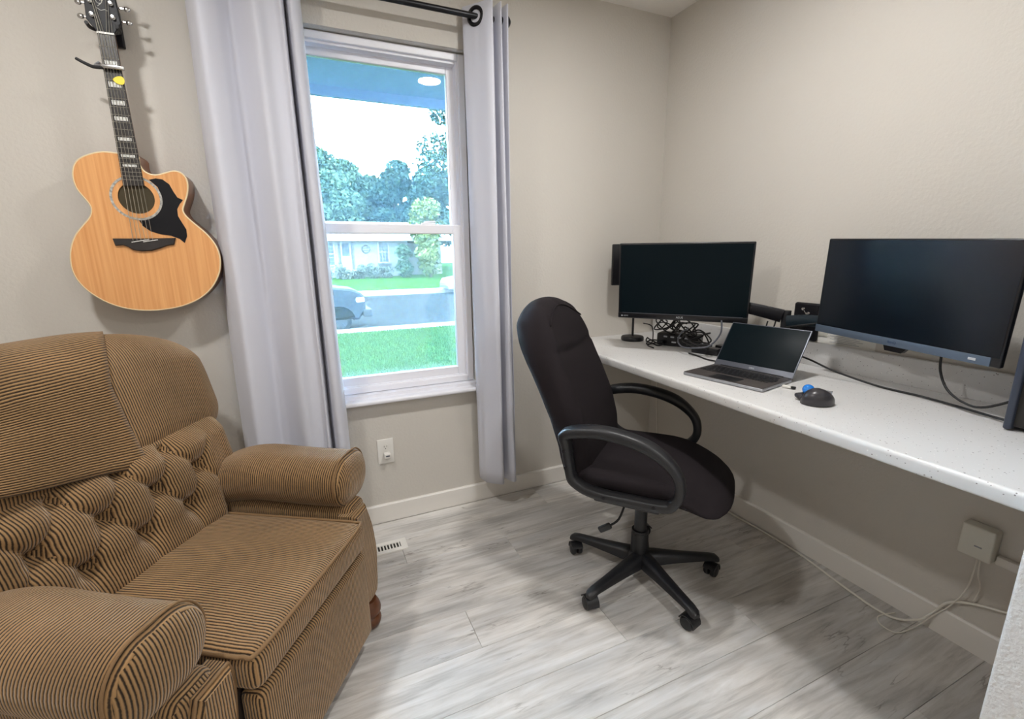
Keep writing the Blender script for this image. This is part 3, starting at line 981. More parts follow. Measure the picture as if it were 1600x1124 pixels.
# scrolled emblem on the headstock
em = MB()
sp = [(0.004 * math.cos(t) * (1 + t * .18), -NF - 0.0036, 0.742 + 0.004 * math.sin(t) * (1 + t * .18)) for t in [0.4 * k for k in range(20)]]
em.tube([(x + cx_ - .004, y, z) for x, y, z in sp], 0.0009, 5)
em.tube([(cx_ - .012, -NF - 0.0036, 0.722), (cx_ - 0.002, -NF - .0036, 0.716), (cx_ + .008, -NF - .0036, 0.72), (cx_ + .014, -NF - .0036, 0.717)], 0.0009, 5)
em.tube([(cx_ + .004, -NF - 0.0036, 0.762), (cx_ + 0.008, -NF - .0036, 0.748), (cx_ + .001, -NF - .0036, 0.735), (cx_ - .008, -NF - .0036, 0.727)], 0.0009, 5)
em.build('headstock_emblem', M['pearl'], gt)
for s in (-1, 1):
    for z in (0.700, 0.738, 0.776):
        t = MB()
        t.lathe([(0.0062, 0), (0.0062, .003), (0.004, .004), (0.004, .010), (0.0048, .012), (0, .0125)], 10,
                Matrix.Translation((cx_ + s * 0.026, -NF - 0.003, z)) @ RX)
        t.tube([(cx_ + s * 0.034, -NF + 0.018, z), (cx_ + s * 0.052, -NF + 0.018, z)], 0.0028, 6)
        t.sphere((cx_ + s * 0.060, -NF + 0.018, z), 0.0095, 10, 7, (1.0, 0.5, 0.85))
        t.rbox((0.010, 0.005, 0.010), 0.003, (cx_ + s * 0.026, -NF + 0.017, z), k=1)
        t.build('tuning_peg', M['chrome'], gt, 50)
for k in range(6):
    a = (k - 2.5) / 2.5
    MB().tube([(cx_ + a * 0.0275, -GF - 0.0125, 0.030), (cx_ + a * 0.0175, -NF - 0.0085, 0.655),
               (cx_ + (0.020 if a > 0 else -.020), -NF - 0.007, 0.70 + 0.038 * (2 - abs(int(abs(k - 2.5)))))],
              0.0006 + 0.00015 * (5 - k) / 2, 4).build('string', M['steel'], gt)

hg = thing('guitar_hanger', 'black guitar hanger plate and yoke on the wall behind the headstock', 'hanger', (GX + cx_ - .006, 0, GZ + 0.71))
MB().rbox((0.024, 0.010, 0.055), 0.004, (0, -0.0105, 0), k=2).build('wall_plate', M['black_gloss'], hg, 40)
ya = MB()
ya.tube([(0, -0.02, -0.03), (0, -0.075, -0.030)], 0.006, 8)
ya.tube(cat([(-0.037, -0.130, -0.034), (-0.037, -0.100, -0.036), (-0.022, -0.078, -0.034), (0, -0.073, -0.030), (0.022, -0.078, -0.034), (0.037, -0.100, -0.036), (0.037, -0.130, -0.034)], 4), 0.0055, 8)
ya.build('yoke', M['black_rubber'], hg, 60)

cp = thing('guitar_capo', 'silver capo with black spring handle clamped on the guitar neck', 'capo', (GX + cx_, -NF - 0.006, GZ + 0.556))
MB().rbox((0.030, 0.006, 0.006), 0.003, (0.004, -0.0085, 0), k=2).build('clamp_bar', M['chrome'], cp, 50)
cc = MB()
cc.tube(cat([(-0.024, -0.008, 0.0), (-0.040, 0.004, 0.003), (-0.044, 0.018, 0.010), (-0.036, 0.026, 0.020)], 4), 0.0045, 8)
cc.build('spring_arm', M['silver'], cp, 60)
cc = MB()
cc.tube(cat([(-0.020, -0.010, -0.004), (-0.045, -0.006, -0.004), (-0.068, -0.002, 0.006), (-0.086, 0.0, 0.016)], 4), [0.0055 - .0001 * k for k in range(13)], 8)
cc.build('handle', M['black_plastic'], cp, 60)

pk = MB().prism(ccw([(p.x, p.y) for p in cat([(-0.015, 0.001, 0), (-0.004, 0.011, 0), (0.010, 0.012, 0), (0.015, 0.002, 0), (0.010, -0.010, 0), (-0.004, -0.010, 0)], 4, closed=True)]), 0, 0.001, RX)
pk = pk.build('guitar_pick', M['yellow'], None, 30, loc=(GX + cx_ + 0.013, -NF - 0.0098, GZ + 0.521))
tag(pk, 'yellow guitar pick tucked under the strings below the capo', 'guitar pick')


# ------------------------------------------------------------------ armchair
CF = math.radians(-32)
ac = thing('armchair', 'brown corduroy tufted recliner armchair with rolled arms under the guitar', 'armchair', (-1.89, -0.962, 0), CF)


def uv_seat(co, n):
    if abs(n.y) > 0.75:
        return (co.x, co.z)
    return (co.y, co.x + co.z)


def uv_arm(co, n):
    if n.x > 0.8:
        return (co.y, co.z)
    return (co.x, co.y + co.z)


def uv_back(co, n):
    if abs(n.y) > 0.8:
        return (co.x, co.z)
    return (co.y, co.z)


def seat_def(p):
    q = p.copy()
    c = max(0, 1 - (q.y / 0.26) ** 2) * max(0, 1 - ((q.x + 0.28) / 0.30) ** 2)
    if q.z > 0.41:
        q.z += 0.022 * c
    return q


MB().rbox((0.285, 0.256, 0.048), 0.028, (-0.285, 0, 0.414), k=3, sub=(10, 10, 2), deform=seat_def).build('seat_cushion', M['cord'], ac, 180, uv_seat)
pp = cat([(-0.50, -0.252, 0.4575), (-0.10, -0.252, 0.4575), (-0.036, -0.250, 0.4575), (-0.0075, -0.226, 0.4575), (-0.004, 0.0, 0.459), (-0.0075, 0.226, 0.4575), (-0.036, 0.250, 0.4575), (-0.10, 0.252, 0.4575), (-0.50, 0.252, 0.4575)], 6)
MB().tube(pp, 0.0048, 8).build('seat_piping', M['piping'], ac, 180)
MB().rbox((0.030, 0.250, 0.150), 0.018, (-0.032, 0, 0.212), k=2, sub=(1, 6, 4)).build('footrest_panel', M['cord'], ac, 180, uv_seat)
MB().box(-0.62, -0.065, -0.27, 0.27, 0.055, 0.362).build('base_frame', M['dark_cloth'], ac)


def arm_roll_def(p):
    q = p.copy()
    if q.x < -0.36:
        q.z -= 1.2 * (q.x + 0.36) ** 2
    q.z += 0.006 * math.sin(q.x * 9)
    d = -0.070 - q.x
    if d < 0.078:
        q.x = -0.070 - d * 0.42
    return q


for s in (-1, 1):
    MB().rbox((0.265, 0.104, 0.082), 0.078, (-0.335, s * 0.362, 0.556), k=5, sub=(12, 2, 2), deform=arm_roll_def).build('arm_pad', M['cord'], ac, 180, uv_arm)
    # welt on the front face of the pad
    ring = []
    for k in range(25):
        a = PI * (1.12 - 1.24 * k / 24)
        c_, s_ = math.cos(a), math.sin(a)
        ring.append((-0.098, s * 0.362 + 0.026 * (1 if c_ > 0 else -1) * min(1, abs(c_) * 4) + 0.0785 * c_, 0.556 + 0.004 * s_ + 0.0785 * s_))
    MB().tube(ring, 0.0032, 6).build('arm_welt', M['piping'], ac, 180)

    def panel_def(p, s=s):
        q = p.copy()
        t = (q.z - 0.07) / 0.42
        q.y += s * 0.015 * (t - 0.5)
        return q
    MB().rbox((0.275, 0.056, 0.205), 0.03, (-0.335, s * 0.330, 0.275), k=2, sub=(6, 2, 6), deform=panel_def).build('arm_panel', M['cord'], ac, 180, uv_arm)
    # curved front post
    po = [(0.268, 0.462), (0.262, 0.42), (0.266, 0.36), (0.282, 0.24), (0.290, 0.115), (0.378, 0.110), (0.398, 0.20), (0.404, 0.27), (0.392, 0.35), (0.368, 0.42), (0.352, 0.462)]
    po = [(p.x, p.y) for p in cat([(a, b, 0) for a, b in po], 3)]
    po = ccw([(s * a, b) for a, b in po])
    mt = Matrix(((0, 0, 1, 0), (1, 0, 0, 0), (0, 1, 0, 0), (0, 0, 0, 1)))
    MB().prism(po, -0.100, -0.038, mt, bevel=0.014).build('arm_front', M['cord'], ac, 40, uv_arm)
    MB().tube([mt @ Vector((a, b, -0.050)) for a, b in inset(po, 0.001)], 0.004, 6, closed=True).build('arm_front_piping', M['piping'], ac, 180)
    for fx in (-0.062, -0.60):
        MB().lathe([(0, 0.0), (0.030, 0.0), (0.040, 0.012), (0.044, 0.028), (0.040, 0.042), (0.036, 0.046), (0.043, 0.056), (0.045, 0.072), (0.040, 0.090), (0.032, 0.106), (0, 0.106)],
                   18, Matrix.Translation((fx, s * 0.335, 0))).build('foot', M['foot_wood'], ac, 60)

# backrest: leaning slab with diamond tufting
TILT = 0.26
BACK0 = -0.575


def lean(z):
    return BACK0 - TILT * (z - 0.45)


PV, PZ = 0.150, 0.172       # tuft lattice
BUTTONS = []
for r_, z in enumerate((0.546, 0.632, 0.718)):
    vs_ = (-0.225, -0.075, 0.075, 0.225) if r_ == 1 else (-0.150, 0.0, 0.150)
    for v in vs_:
        BUTTONS.append((v, z))


def tuft(v, z):
    d2 = sorted((v - bv) ** 2 + (z - bz) ** 2 for bv, bz in BUTTONS)
    pit = sum(math.exp(-d / 0.030 ** 2) for d in d2[:3])
    knot = math.exp(-d2[0] / 0.013 ** 2)
    if z >= 0.546:
        a = v / PV + (z - 0.546) / PZ
        b = v / PV - (z - 0.546) / PZ
        da, db = abs(a - round(a)) * 0.113, abs(b - round(b)) * 0.113
        crease = max(math.exp(-(da / 0.007) ** 2), math.exp(-(db / 0.007) ** 2))
        round_ = (abs(math.sin(PI * a)) * abs(math.sin(PI * b))) ** 0.8
    else:
        k = v / PV
        dv = abs(k - round(k)) * PV
        crease = math.exp(-(dv / 0.010) ** 2) * max(0, 1 - (0.546 - z) / 0.10)
        round_ = abs(math.sin(PI * k)) ** 0.8 * 0.7
    wv = max(0.0, min(1.0, (0.33 - abs(v)) / 0.08))
    wz = max(0.0, min(1.0, (0.755 - z) / 0.04)) * max(0.0, min(1.0, (z - 0.43) / 0.05))
    return wv * wz * (0.010 + 0.006 * round_ - 0.028 * pit - 0.014 * knot - 0.009 * crease)


def back_def(p):
    q = p.copy()
    if q.x > 0.02:
        t = min(1.0, (q.x - 0.02) / 0.06)
        q.x += t * (0.012 * (1 - (q.y / 0.42) ** 2) + tuft(q.y, q.z) + 0.018)
        k = max(0.0, min(1.0, (abs(q.y) - 0.235) / 0.10)) * max(0.0, min(1.0, (0.62 - q.z) / 0.14))
        q.x -= 0.085 * k * k * (3 - 2 * k) * t
        k = max(0.0, min(1.0, (q.z - 0.70) / 0.08))
        q.x -= 0.055 * k * k * (3 - 2 * k)
    q.x += lean(q.z)
    return q


MB().rbox((0.080, 0.400, 0.235), 0.05, (0, 0, 0.590), k=3, sub=(2, 110, 66), deform=back_def).build('back_cushion', M['cord'], ac, 180, uv_back)
for bv, bz in BUTTONS:
    MB().sphere((lean(bz) + 0.080 - 0.022, bv, bz), 0.009, 8, 6, (0.6, 1, 1)).build('tuft_button', M['dark_cloth'], ac, 180)
MB().rbox((0.05, 0.385, 0.40), 0.04, (0, 0, 0.47), k=2, sub=(1, 2, 4), deform=lambda p: Vector((p.x + lean(p.z) - 0.10, p.y, p.z))).build('back_frame', M['cord'], ac, 180, uv_back)

PX, PVH, PZH, PC = 0.112, 0.470, 0.192, 0.866


def pil_def(p):
    q = p.copy()
    dz = q.z - PC
    e = min(1.0, abs(q.y) / PVH)
    if dz > 0:
        q.z -= dz * 0.50 * e ** 3.2
    q.x *= 1 - 0.25 * e ** 4
    q.y += 0.015 * math.cos(dz * 8) * (1 if q.y > 0 else -1) * e ** 2
    q.x += 0.012 * mnoise.noise(Vector((q.y * 5, dz * 6, 1)))
    q.z += 0.010 * mnoise.noise(Vector((q.y * 4, 3, q.x * 6)))
    q.x += lean(q.z) - 0.028
    return q


MB().rbox((PX, PVH, PZH), 0.105, (0, 0, PC), k=6, sub=(2, 24, 4), deform=pil_def).build('head_pillow', M['cord'], ac, 180, uv_back)
# cloth cover laid over the pillow (own stripes run sideways)
vs, fs, uvl = [], [], []
path = []
rr = 0.105 + 0.007
for k in range(15):
    a = math.radians(165 - 165 * k / 14)
    path.append(((PX + .007 - rr) * math.cos(a) + rr * math.cos(a), PZH - 0.105 + rr * math.sin(a)))
for k in range(1, 13):
    path.append((PX + 0.007, PZH - 0.105 - k * 0.0212))
nv = 26
arc = [0]
for a, b in zip(path, path[1:]):
    arc.append(arc[-1] + math.hypot(a[0] - b[0], a[1] - b[1]))
for i in range(nv + 1):
    v0 = -0.43 + (0.085 + 0.43) * i / nv
    cut = 1.0 - 0.46 * max(0, (0.10 - v0) / 0.5)
    for j, (a, b) in enumerate(path):
        if j > 14:
            b = path[14][1] + (b - path[14][1]) * cut
        v = v0 + 0.10 * (1 + math.cos(PI * min(1.0, j / 16))) * (i / nv) ** 1.5
        q = pil_def(Vector((a, v, PC + b)))
        if j > 18:
            q.x += 0.0012 * (j - 18)
        vs.append(q)
        uvl.append((arc[j], v))
nj = len(path)
for i in range(nv):
    for j in range(nj - 1):
        fs.append((i * nj + j, (i + 1) * nj + j, (i + 1) * nj + j + 1, i * nj + j + 1))
cv = MB().add(vs, fs).build('headrest_cover', M['cord_cover'], ac, 180)
lay = cv.data.uv_layers.new(name='uv')
for p in cv.data.polygons:
    for li in p.loop_indices:
        lay.data[li].uv = uvl[cv.data.loops[li].vertex_index]
so = cv.modifiers.new('thick', 'SOLIDIFY'); so.thickness = 0.005; so.offset = 0.0

# ------------------------------------------------------------------ office chair
OC = math.radians(-50.4)
oc = thing('office_chair', 'black fabric high-back office chair on casters pulled up to the desk', 'chair', (-0.735, -0.845, 0), OC)
# spine (z -> u) of the backrest mid surface
SPZ = [0.40, 0.50, 0.60, 0.70, 0.80, 0.92, 1.04, 1.12]
SPU = [-0.205, -0.212, -0.226, -0.256, -0.300, -0.358, -0.415, -0.455]


def spine(z):
    return float(np.interp(z, SPZ, SPU))


def ob_def(p):
    q = p.copy()
    t = (q.z - 0.42) / 0.68
    e = abs(q.y) / 0.23
    w = 1.0 + 0.06 * math.sin(PI * min(1, t * 1.3))
    if t > 0.72:
        w *= 1 - 0.26 * ((t - 0.72) / 0.28) ** 1.6
    if t < 0.2:
        w *= 1 - 0.12 * (0.2 - t) / 0.2
    q.y *= w
    if t > 0.6:
        q.z -= 0.050 * e ** 2.4 * (t - 0.6) / 0.4
    # thickness swells in the head rest and lumbar area
    th = 1 + 0.18 * math.sin(PI * t) + 0.22 * math.exp(-((t - 0.84) / 0.12) ** 2)
    q.x *= th
    if q.x > 0:
        groove = math.exp(-((t - (0.70 + 0.055 * e * e)) / 0.016) ** 2)
        q.x -= 0.016 * groove * max(0, 1 - e ** 3)
        pucker = math.exp(-((t - 0.955) / 0.03) ** 2) * max(0, math.cos(q.y * 60)) ** 4
        q.x -= 0.008 * pucker
    q.x += spine(q.z)
    q.z += p.x * 0.42 * min(1, max(0, t * 1.4))
    return q


MB().rbox((0.052, 0.225, 0.345), 0.048, (0, 0, 0.755), k=4, sub=(2, 18, 44), deform=ob_def).build('backrest', M['black_fabric'], oc, 180)
# seam over the head rest
sm = []
for k in range(15):
    a = -1 + 2 * k / 14
    p = ob_def(Vector((0.0535, 0.19 * a, 0.42 + 0.68 * (0.935 - 0.05 * a * a))))
    sm.append(p)
MB().tube(sm, 0.003, 6).build('headrest_seam', M['black_fabric'], oc, 180)


def os_def(p):
    q = p.copy()
    e = min(1, abs(q.y) / 0.25)
    f = max(0.0, min(1.0, (q.z - 0.448) / 0.084))
    if q.x > 0.06:
        q.z -= (0.35 + 0.95 * f) * (q.x - 0.06) ** 2
    if q.x > 0:
        q.x -= 0.065 * e ** 3 * (q.x / 0.3)
    q.z += (1 - f) * 0.014 * e * e
    q.z += f * (0.010 * (1 - e * e) - 0.014 * math.exp(-((q.x + 0.02) / 0.12) ** 2) * (1 - e))
    q.y *= 1 - 0.10 * max(0, -q.x) / 0.25
    return q


MB().rbox((0.265, 0.248, 0.042), 0.040, (0.040, 0, 0.490), k=4, sub=(12, 10, 2), deform=os_def).build('seat', M['black_fabric'], oc, 180)
armc = [(-0.225, 0.675), (-0.128, 0.698), (-0.030, 0.692), (0.055, 0.668), (0.113, 0.628), (0.143, 0.586), (0.149, 0.535), (0.131, 0.497), (0.100, 0.481),
        (-0.010, 0.478), (-0.085, 0.477), (-0.155, 0.486), (-0.200, 0.516), (-0.214, 0.575), (-0.224, 0.635)]
sec = []
for k in range(12):
    a = 2 * PI * k / 12
    sec.append((math.copysign(abs(math.cos(a)) ** 0.6, math.cos(a)) * 0.024, math.copysign(abs(math.sin(a)) ** 0.6, math.sin(a)) * 0.0165))
for s in (-1, 1):
    pts = cat([(u, s * 0.278, z) for u, z in armc], 4, closed=True)
    ra = [1.0 + 0.22 * max(0, min(1, (p.z - 0.62) / 0.05)) for p in pts]
    a = MB().tube(pts, ra, closed=True, section=sec, up=(0, 1, 0)).build('armrest', M['black_plastic'], oc, 50)
    for u, z in ((-0.085, 0.479), (0.075, 0.483), (-0.219, 0.56), (-0.226, 0.62)):
        MB().lathe([(0.006, 0), (0.006, 0.003), (0.0025, 0.0035), (0, 0.002)], 10, Matrix.Translation((u, s * 0.3005, z)) @ Matrix.Rotation(-s * PI / 2, 4, 'X')).build('screw', M['black_metal'], a, 40)
    MB().rbox((0.11, 0.028, 0.012), 0.006, (-0.02, s * 0.235, 0.450), k=1).build('arm_bracket', M['black_plastic'], oc, 40)
bk = MB()
bk.tube(cat([(-0.05, 0, 0.425), (-0.20, 0, 0.425), (-0.275, 0, 0.445), (-0.285, 0, 0.53)], 5), 1.0, section=[(x * .035, y * .008) for x, y in ((1, 1), (-1, 1), (-1, -1), (1, -1))], up=(0, 1, 0))
bk.build('back_support', M['black_plastic'], oc, 40)
MB().rbox((0.095, 0.085, 0.026), 0.012, (-0.02, 0, 0.420), k=2).build('tilt_mechanism', M['black_plastic'], oc, 40)
MB().lathe([(0.0, 0.185), (0.0245, 0.185), (0.0245, 0.40), (0, 0.40)], 18, Matrix.Translation((-0.012, 0, 0))).build('gas_lift', M['black_plastic'], oc, 40)
MB().lathe([(0, 0.075), (0.045, 0.075), (0.043, 0.105), (0.034, 0.115), (0.0335, 0.192), (0.0315, 0.197), (0.0335, 0.202), (0.032, 0.210), (0.026, 0.210)], 20, Matrix.Translation((-0.012, 0, 0))).build('column_cover', M['black_plastic'], oc, 40)
lv = MB()
lv.tube(cat([(-0.035, -0.07, 0.415), (-0.045, -0.14, 0.385), (-0.060, -0.17, 0.335), (-0.085, -0.185, 0.312)], 4), 0.0042, 8)
lv.build('lift_lever', M['black_metal'], oc, 60)
MB().rbox((0.026, 0.007, 0.012), 0.006, (0, 0, 0), k=2, mtx=Matrix.Translation((-0.105, -0.188, 0.298)) @ Matrix.Rotation(math.radians(-36), 4, 'Y')).build('lever_paddle', M['black_plastic'], oc, 50)
for k in range(5):
    a = math.radians(-21.7 + 72 * k) - OC
    c, s_ = math.cos(a), math.sin(a)
    mt = Matrix.Translation((-0.012 + 0.012, 0, 0)) @ Matrix.Rotation(a, 4, 'Z')
    lg = MB()
    lsec = [(-1, -1), (-1, 0.35), (-0.55, 1), (0.55, 1), (1, 0.35), (1, -1)]
    vs = []
    stn = [(0.0, 0.030, 0.066, 0.118), (0.05, 0.029, 0.066, 0.116), (0.12, 0.025, 0.069, 0.106), (0.20, 0.021, 0.070, 0.097), (0.275, 0.0185, 0.070, 0.090), (0.300, 0.0175, 0.062, 0.084), (0.312, 0.011, 0.060, 0.074)]
    for (rx, hw, zb, zt) in stn:
        for (sy, sz) in lsec:
            vs.append(mt @ Vector((rx, sy * hw, (zb + zt) / 2 + sz * (zt - zb) / 2)))
    nn = len(lsec)
    fs = [tuple(range(nn)), tuple((len(stn) - 1) * nn + j for j in range(nn - 1, -1, -1))]
    for i in range(len(stn) - 1):
        for j in range(nn):
            fs.append((i * nn + j, (i + 1) * nn + j, (i + 1) * nn + (j + 1) % nn, i * nn + (j + 1) % nn))
    leg = lg.add(vs, fs).build('base_leg', M['black_plastic'], oc, 50)
    ct = MB()
    ca = a + (0.7, 2.1, -0.8, 1.2, 0.3)[k]
    cm = Matrix.Translation(mt @ Vector((0.292, 0, 0))) @ Matrix.Rotation(ca, 4, 'Z')
    for s in (-1, 1):
        ct.lathe([(0, 0.003), (0.017, 0.003), (0.0235, 0.005), (0.0255, 0.010), (0.0255, 0.017), (0.021, 0.023), (0.010, 0.025), (0, 0.025)], 18,
                 cm @ Matrix.Translation((-0.012, 0, 0.0257)) @ Matrix.Rotation(-s * PI / 2, 4, 'X'))
    hood = []
    for i in range(9):
        t = math.radians(-10 + 165 * i / 8)
        hood.append(cm @ Vector((-0.012 + 0.029 * math.cos(t), 0, 0.0257 + 0.029 * math.sin(t))))
    ct.tube(hood, 1.0, section=[(x * .0235, y * .0022) for x, y in ((1, 1), (-1, 1), (-1, -1), (1, -1))], up=cm.to_3x3() @ Vector((0, 1, 0)))
    ct.tube([cm @ Vector((0, 0, 0.045)), cm @ Vector((0, 0, 0.072))], 0.008, 8)
    ct.build('caster', M['black_plastic'], leg, 40)


# ------------------------------------------------------------------ monitors
def basis(center, yaw, pitch, roll):
    n = Vector((math.cos(yaw) * math.cos(pitch), math.sin(yaw) * math.cos(pitch), math.sin(pitch)))
    r = Vector((0, 0, 1)).cross(n).normalized()
    u = n.cross(r)
    r2 = r * math.cos(roll) + u * math.sin(roll)
    u2 = u * math.cos(roll) - r * math.sin(roll)
    return Matrix(((r2.x, u2.x, n.x, center[0]), (r2.y, u2.y, n.y, center[1]), (r2.z, u2.z, n.z, center[2]), (0, 0, 0, 1)))


m1 = thing('monitor', 'black computer monitor on a wall arm in the desk corner, behind the laptop', 'monitor', mtx=basis((-0.368, -0.578, 1.142), -2.43, -0.113, -0.006), group=None)
w, h = 0.54, 0.335
MB().rbox((w / 2, h / 2, 0.009), 0.004, (0, 0, -0.009), k=2).build('housing', M['bezel'], m1, 40)
MB().rbox((w / 2 - .06, h / 2 - .05, 0.018), 0.014, (0, -.01, -0.033), k=2).build('rear_shell', M['bezel'], m1, 40)
MB().box(-w / 2 + 0.007, w / 2 - 0.007, -h / 2 + 0.026, h / 2 - 0.007, -0.002, 0.0007).build('screen', M['screen'], m1)
MB().rbox((w / 2, 0.0125, 0.006), 0.003, (0, -h / 2 + 0.0125, -0.003), k=1).build('lower_bezel', M['bezel'], m1, 40)
MB().box(-w / 2 + .02, w / 2 - .02, -h / 2 + 0.0245, -h / 2 + 0.026, 0.0, 0.0034).build('bezel_line', M['laptop_grey'], m1)
text_mesh('ASUS', 0.013, 0.0002, 'maker_name', M['logo'], m1, Matrix.Translation((0, -h / 2 + 0.013, 0.0032)))
text_mesh('HDMI', 0.008, 0.0002, 'port_mark', M['logo'], m1, Matrix.Translation((-w / 2 + 0.036, -h / 2 + 0.011, 0.0032)))
MB().lathe([(0, 0), (0.0035, 0), (0.0035, 0.0004), (0, 0.0004)], 12, Matrix.Translation((-w / 2 + 0.018, -h / 2 + 0.011, 0.003))).build('round_mark', M['logo'], m1)

m2 = thing('monitor', 'large monitor with slate grey lower bezel at the right end of the desk', 'monitor', mtx=basis((-0.182, -1.304, 1.136), 2.999, -0.014, -0.034))
w2, h2 = 0.545, 0.33
MB().rbox((w2 / 2, h2 / 2, 0.008), 0.004, (0, 0, -0.008), k=2).build('housing', M['bezel'], m2, 40)
MB().rbox((w2 / 2 - .07, h2 / 2 - .06, 0.016), 0.013, (0, -.01, -0.030), k=2).build('rear_shell', M['bezel'], m2, 40)
MB().box(-w2 / 2 + 0.004, w2 / 2 - 0.006, -h2 / 2 + 0.026, h2 / 2 - 0.005, -0.002, 0.0006).build('screen', M['screen_glossy'], m2)
MB().rbox((w2 / 2 - .011, 0.0125, 0.006), 0.002, (-.011, -h2 / 2 + 0.0125, -0.0035), k=1).build('lower_bezel', M['grey_bezel'], m2, 40)
text_mesh('BenQ', 0.011, 0.0002, 'maker_name', M['logo_blue'], m2, Matrix.Translation((0.0, -h2 / 2 + 0.013, 0.0028)))
MB().rbox((0.009, 0.0035, 0.001), 0.0009, (w2 / 2 - 0.062, -h2 / 2 + 0.0125, 0.003), k=1).build('power_light', M['logo'], m2, 40)
MB().prism(ccw([(-0.035, -h2 / 2 - .0005), (-0.028, -h2 / 2 - 0.019), (0.022, -h2 / 2 - 0.019), (0.037, -h2 / 2 - .0005)]), -0.03, -0.012).build('sensor_module', M['bezel'], m2)

# dual wall arm
arm = thing('monitor_mount', 'black dual monitor wall arm bolted to the wall between the two monitors', 'monitor mount', (0, -0.905, 1.0))
MB().rbox((0.010, 0.052, 0.075), 0.009, (-0.0105, 0.0, -0.01), k=2).build('wall_plate', M['black_gloss'], arm, 40)
sb = MB()
for yy, zz in ((0.010, 0.040), (-0.012, 0.024)):
    sb.lathe([(0.007, 0), (0.007, 0.003), (0.003, 0.004), (0, 0.0025)], 10, Matrix.Translation((-0.0205, yy, zz)) @ Matrix.Rotation(-PI / 2, 4, 'Y'))
sb.tube([(-0.0225, 0.010, 0.038), (-0.0225, -0.008, 0.014)], 0.002, 6)
sb.build('bolts', M['chrome'], arm, 40)
MB().rbox((0.03, 0.022, 0.035), 0.008, (-0.045, 0.01, -0.02), k=2).build('bracket', M['black_plastic'], arm, 40)
MB().tube([(-0.085, 0.035, -0.075), (-0.085, 0.035, 0.035)], 0.017, 14).build('pivot_post', M['black_plastic'], arm, 40)
pth = cat([(-0.095, 0.045, 0.012), (-0.14, 0.11, 0.030), (-0.20, 0.20, 0.052), (-0.262, 0.290, 0.082)], 4)
MB().tube(pth, [1.0 - 0.02 * k for k in range(len(pth))], section=[(x * .016, y * .026) for x, y in ((1, .6), (.6, 1), (-.6, 1), (-1, .6), (-1, -.6), (-.6, -1), (.6, -1), (1, -.6))], up=(1, 0.7, 0)).build('left_arm', M['black_gloss'], arm, 40)
MB().tube([(-0.262, 0.290, 0.03), (-0.262, 0.290, 0.135)], 0.015, 12).build('left_swivel', M['black_plastic'], arm, 40)
MB().rbox((0.045, 0.045, 0.006), 0.004, (0, 0, 0), k=1, mtx=m1.matrix_world @ Matrix.Translation((0, 0, -0.058))).build('left_head', M['black_plastic'], arm, 40)
o_ = bpy.data.objects['left_head']
o_.data.transform(Matrix.Translation((0, 0.905, -1.0)))
_c = m1.matrix_world @ Vector((0, 0, -0.06)) - Vector((0, -0.905, 1.0))
MB().tube([(-0.262, 0.290, 0.115), tuple(_c)], 0.013, 10).build('left_knuckle', M['black_plastic'], arm, 40)
pth = cat([(-0.095, 0.02, -0.005), (-0.080, -0.06, 0.005), (-0.075, -0.20, 0.010), (-0.085, -0.330, 0.06)], 4)
MB().tube(pth, 1.0, section=[(x * .013, y * .022) for x, y in ((1, .6), (.6, 1), (-.6, 1), (-1, .6), (-1, -.6), (-.6, -1), (.6, -1), (1, -.6))], up=(1, 0, 0)).build('right_arm', M['tower'], arm, 40)
_c = m2.matrix_world @ Vector((0, 0.02, -0.055)) - Vector((0, -0.905, 1.0))
MB().tube([(-0.085, -0.330, 0.06), (-0.085, -0.380, 0.12), tuple(_c)], 0.014, 10).build('right_knuckle', M['black_plastic'], arm, 40)
o_ = MB().rbox((0.045, 0.045, 0.005), 0.004, (0, 0, 0), k=1, mtx=Matrix.Translation((0, 0.905, -1.0)) @ m2.matrix_world @ Matrix.Translation((0, 0, -0.052))).build('right_head', M['black_plastic'], arm, 40)

# ------------------------------------------------------------------ laptop
hl, hr, fr_, fl = Vector((-0.384, -0.800, 0)), Vector((-0.327, -1.090, 0)), Vector((-0.524, -1.140, 0)), Vector((-0.573, -0.846, 0))
ax = (hr - hl).normalized()          # along the hinge, to the right
fw = Vector((-ax.y, ax.x, 0))
if fw.dot(fl - hl) < 0:
    fw = -fw                          # from hinge to front edge
hc = (hl + hr) / 2
bx = -fw                              # local x right = ax ; local y = towards screen
lp = thing('laptop', 'open grey laptop with dark screen in the middle of the desk', 'laptop',
           mtx=Matrix(((ax.x, bx.x, 0, hc.x), (ax.y, bx.y, 0, hc.y), (0, 0, 1, DZ), (0, 0, 0, 1))))
LW, LD = 0.297, 0.200
MB().rbox((LW / 2, LD / 2, 0.0052), 0.003, (0, -LD / 2, 0.0066), k=2).build('base', M['silver'], lp, 40)
MB().rbox((LW / 2 - .002, LD / 2 - .002, 0.001), 0.0006, (0, -LD / 2, 0.0124), k=1).build('palm_rest', M['carbon'], lp, 40)
for (x, y) in ((-.12, -.02), (.12, -.02), (-.12, -.18), (.12, -.18)):
    MB().lathe([(0, 0), (.006, 0), (.006, .002), (0, .002)], 8, Matrix.Translation((x, y, 0))).build('foot', M['black_rubber'], lp)
kb = MB()
km = MB()
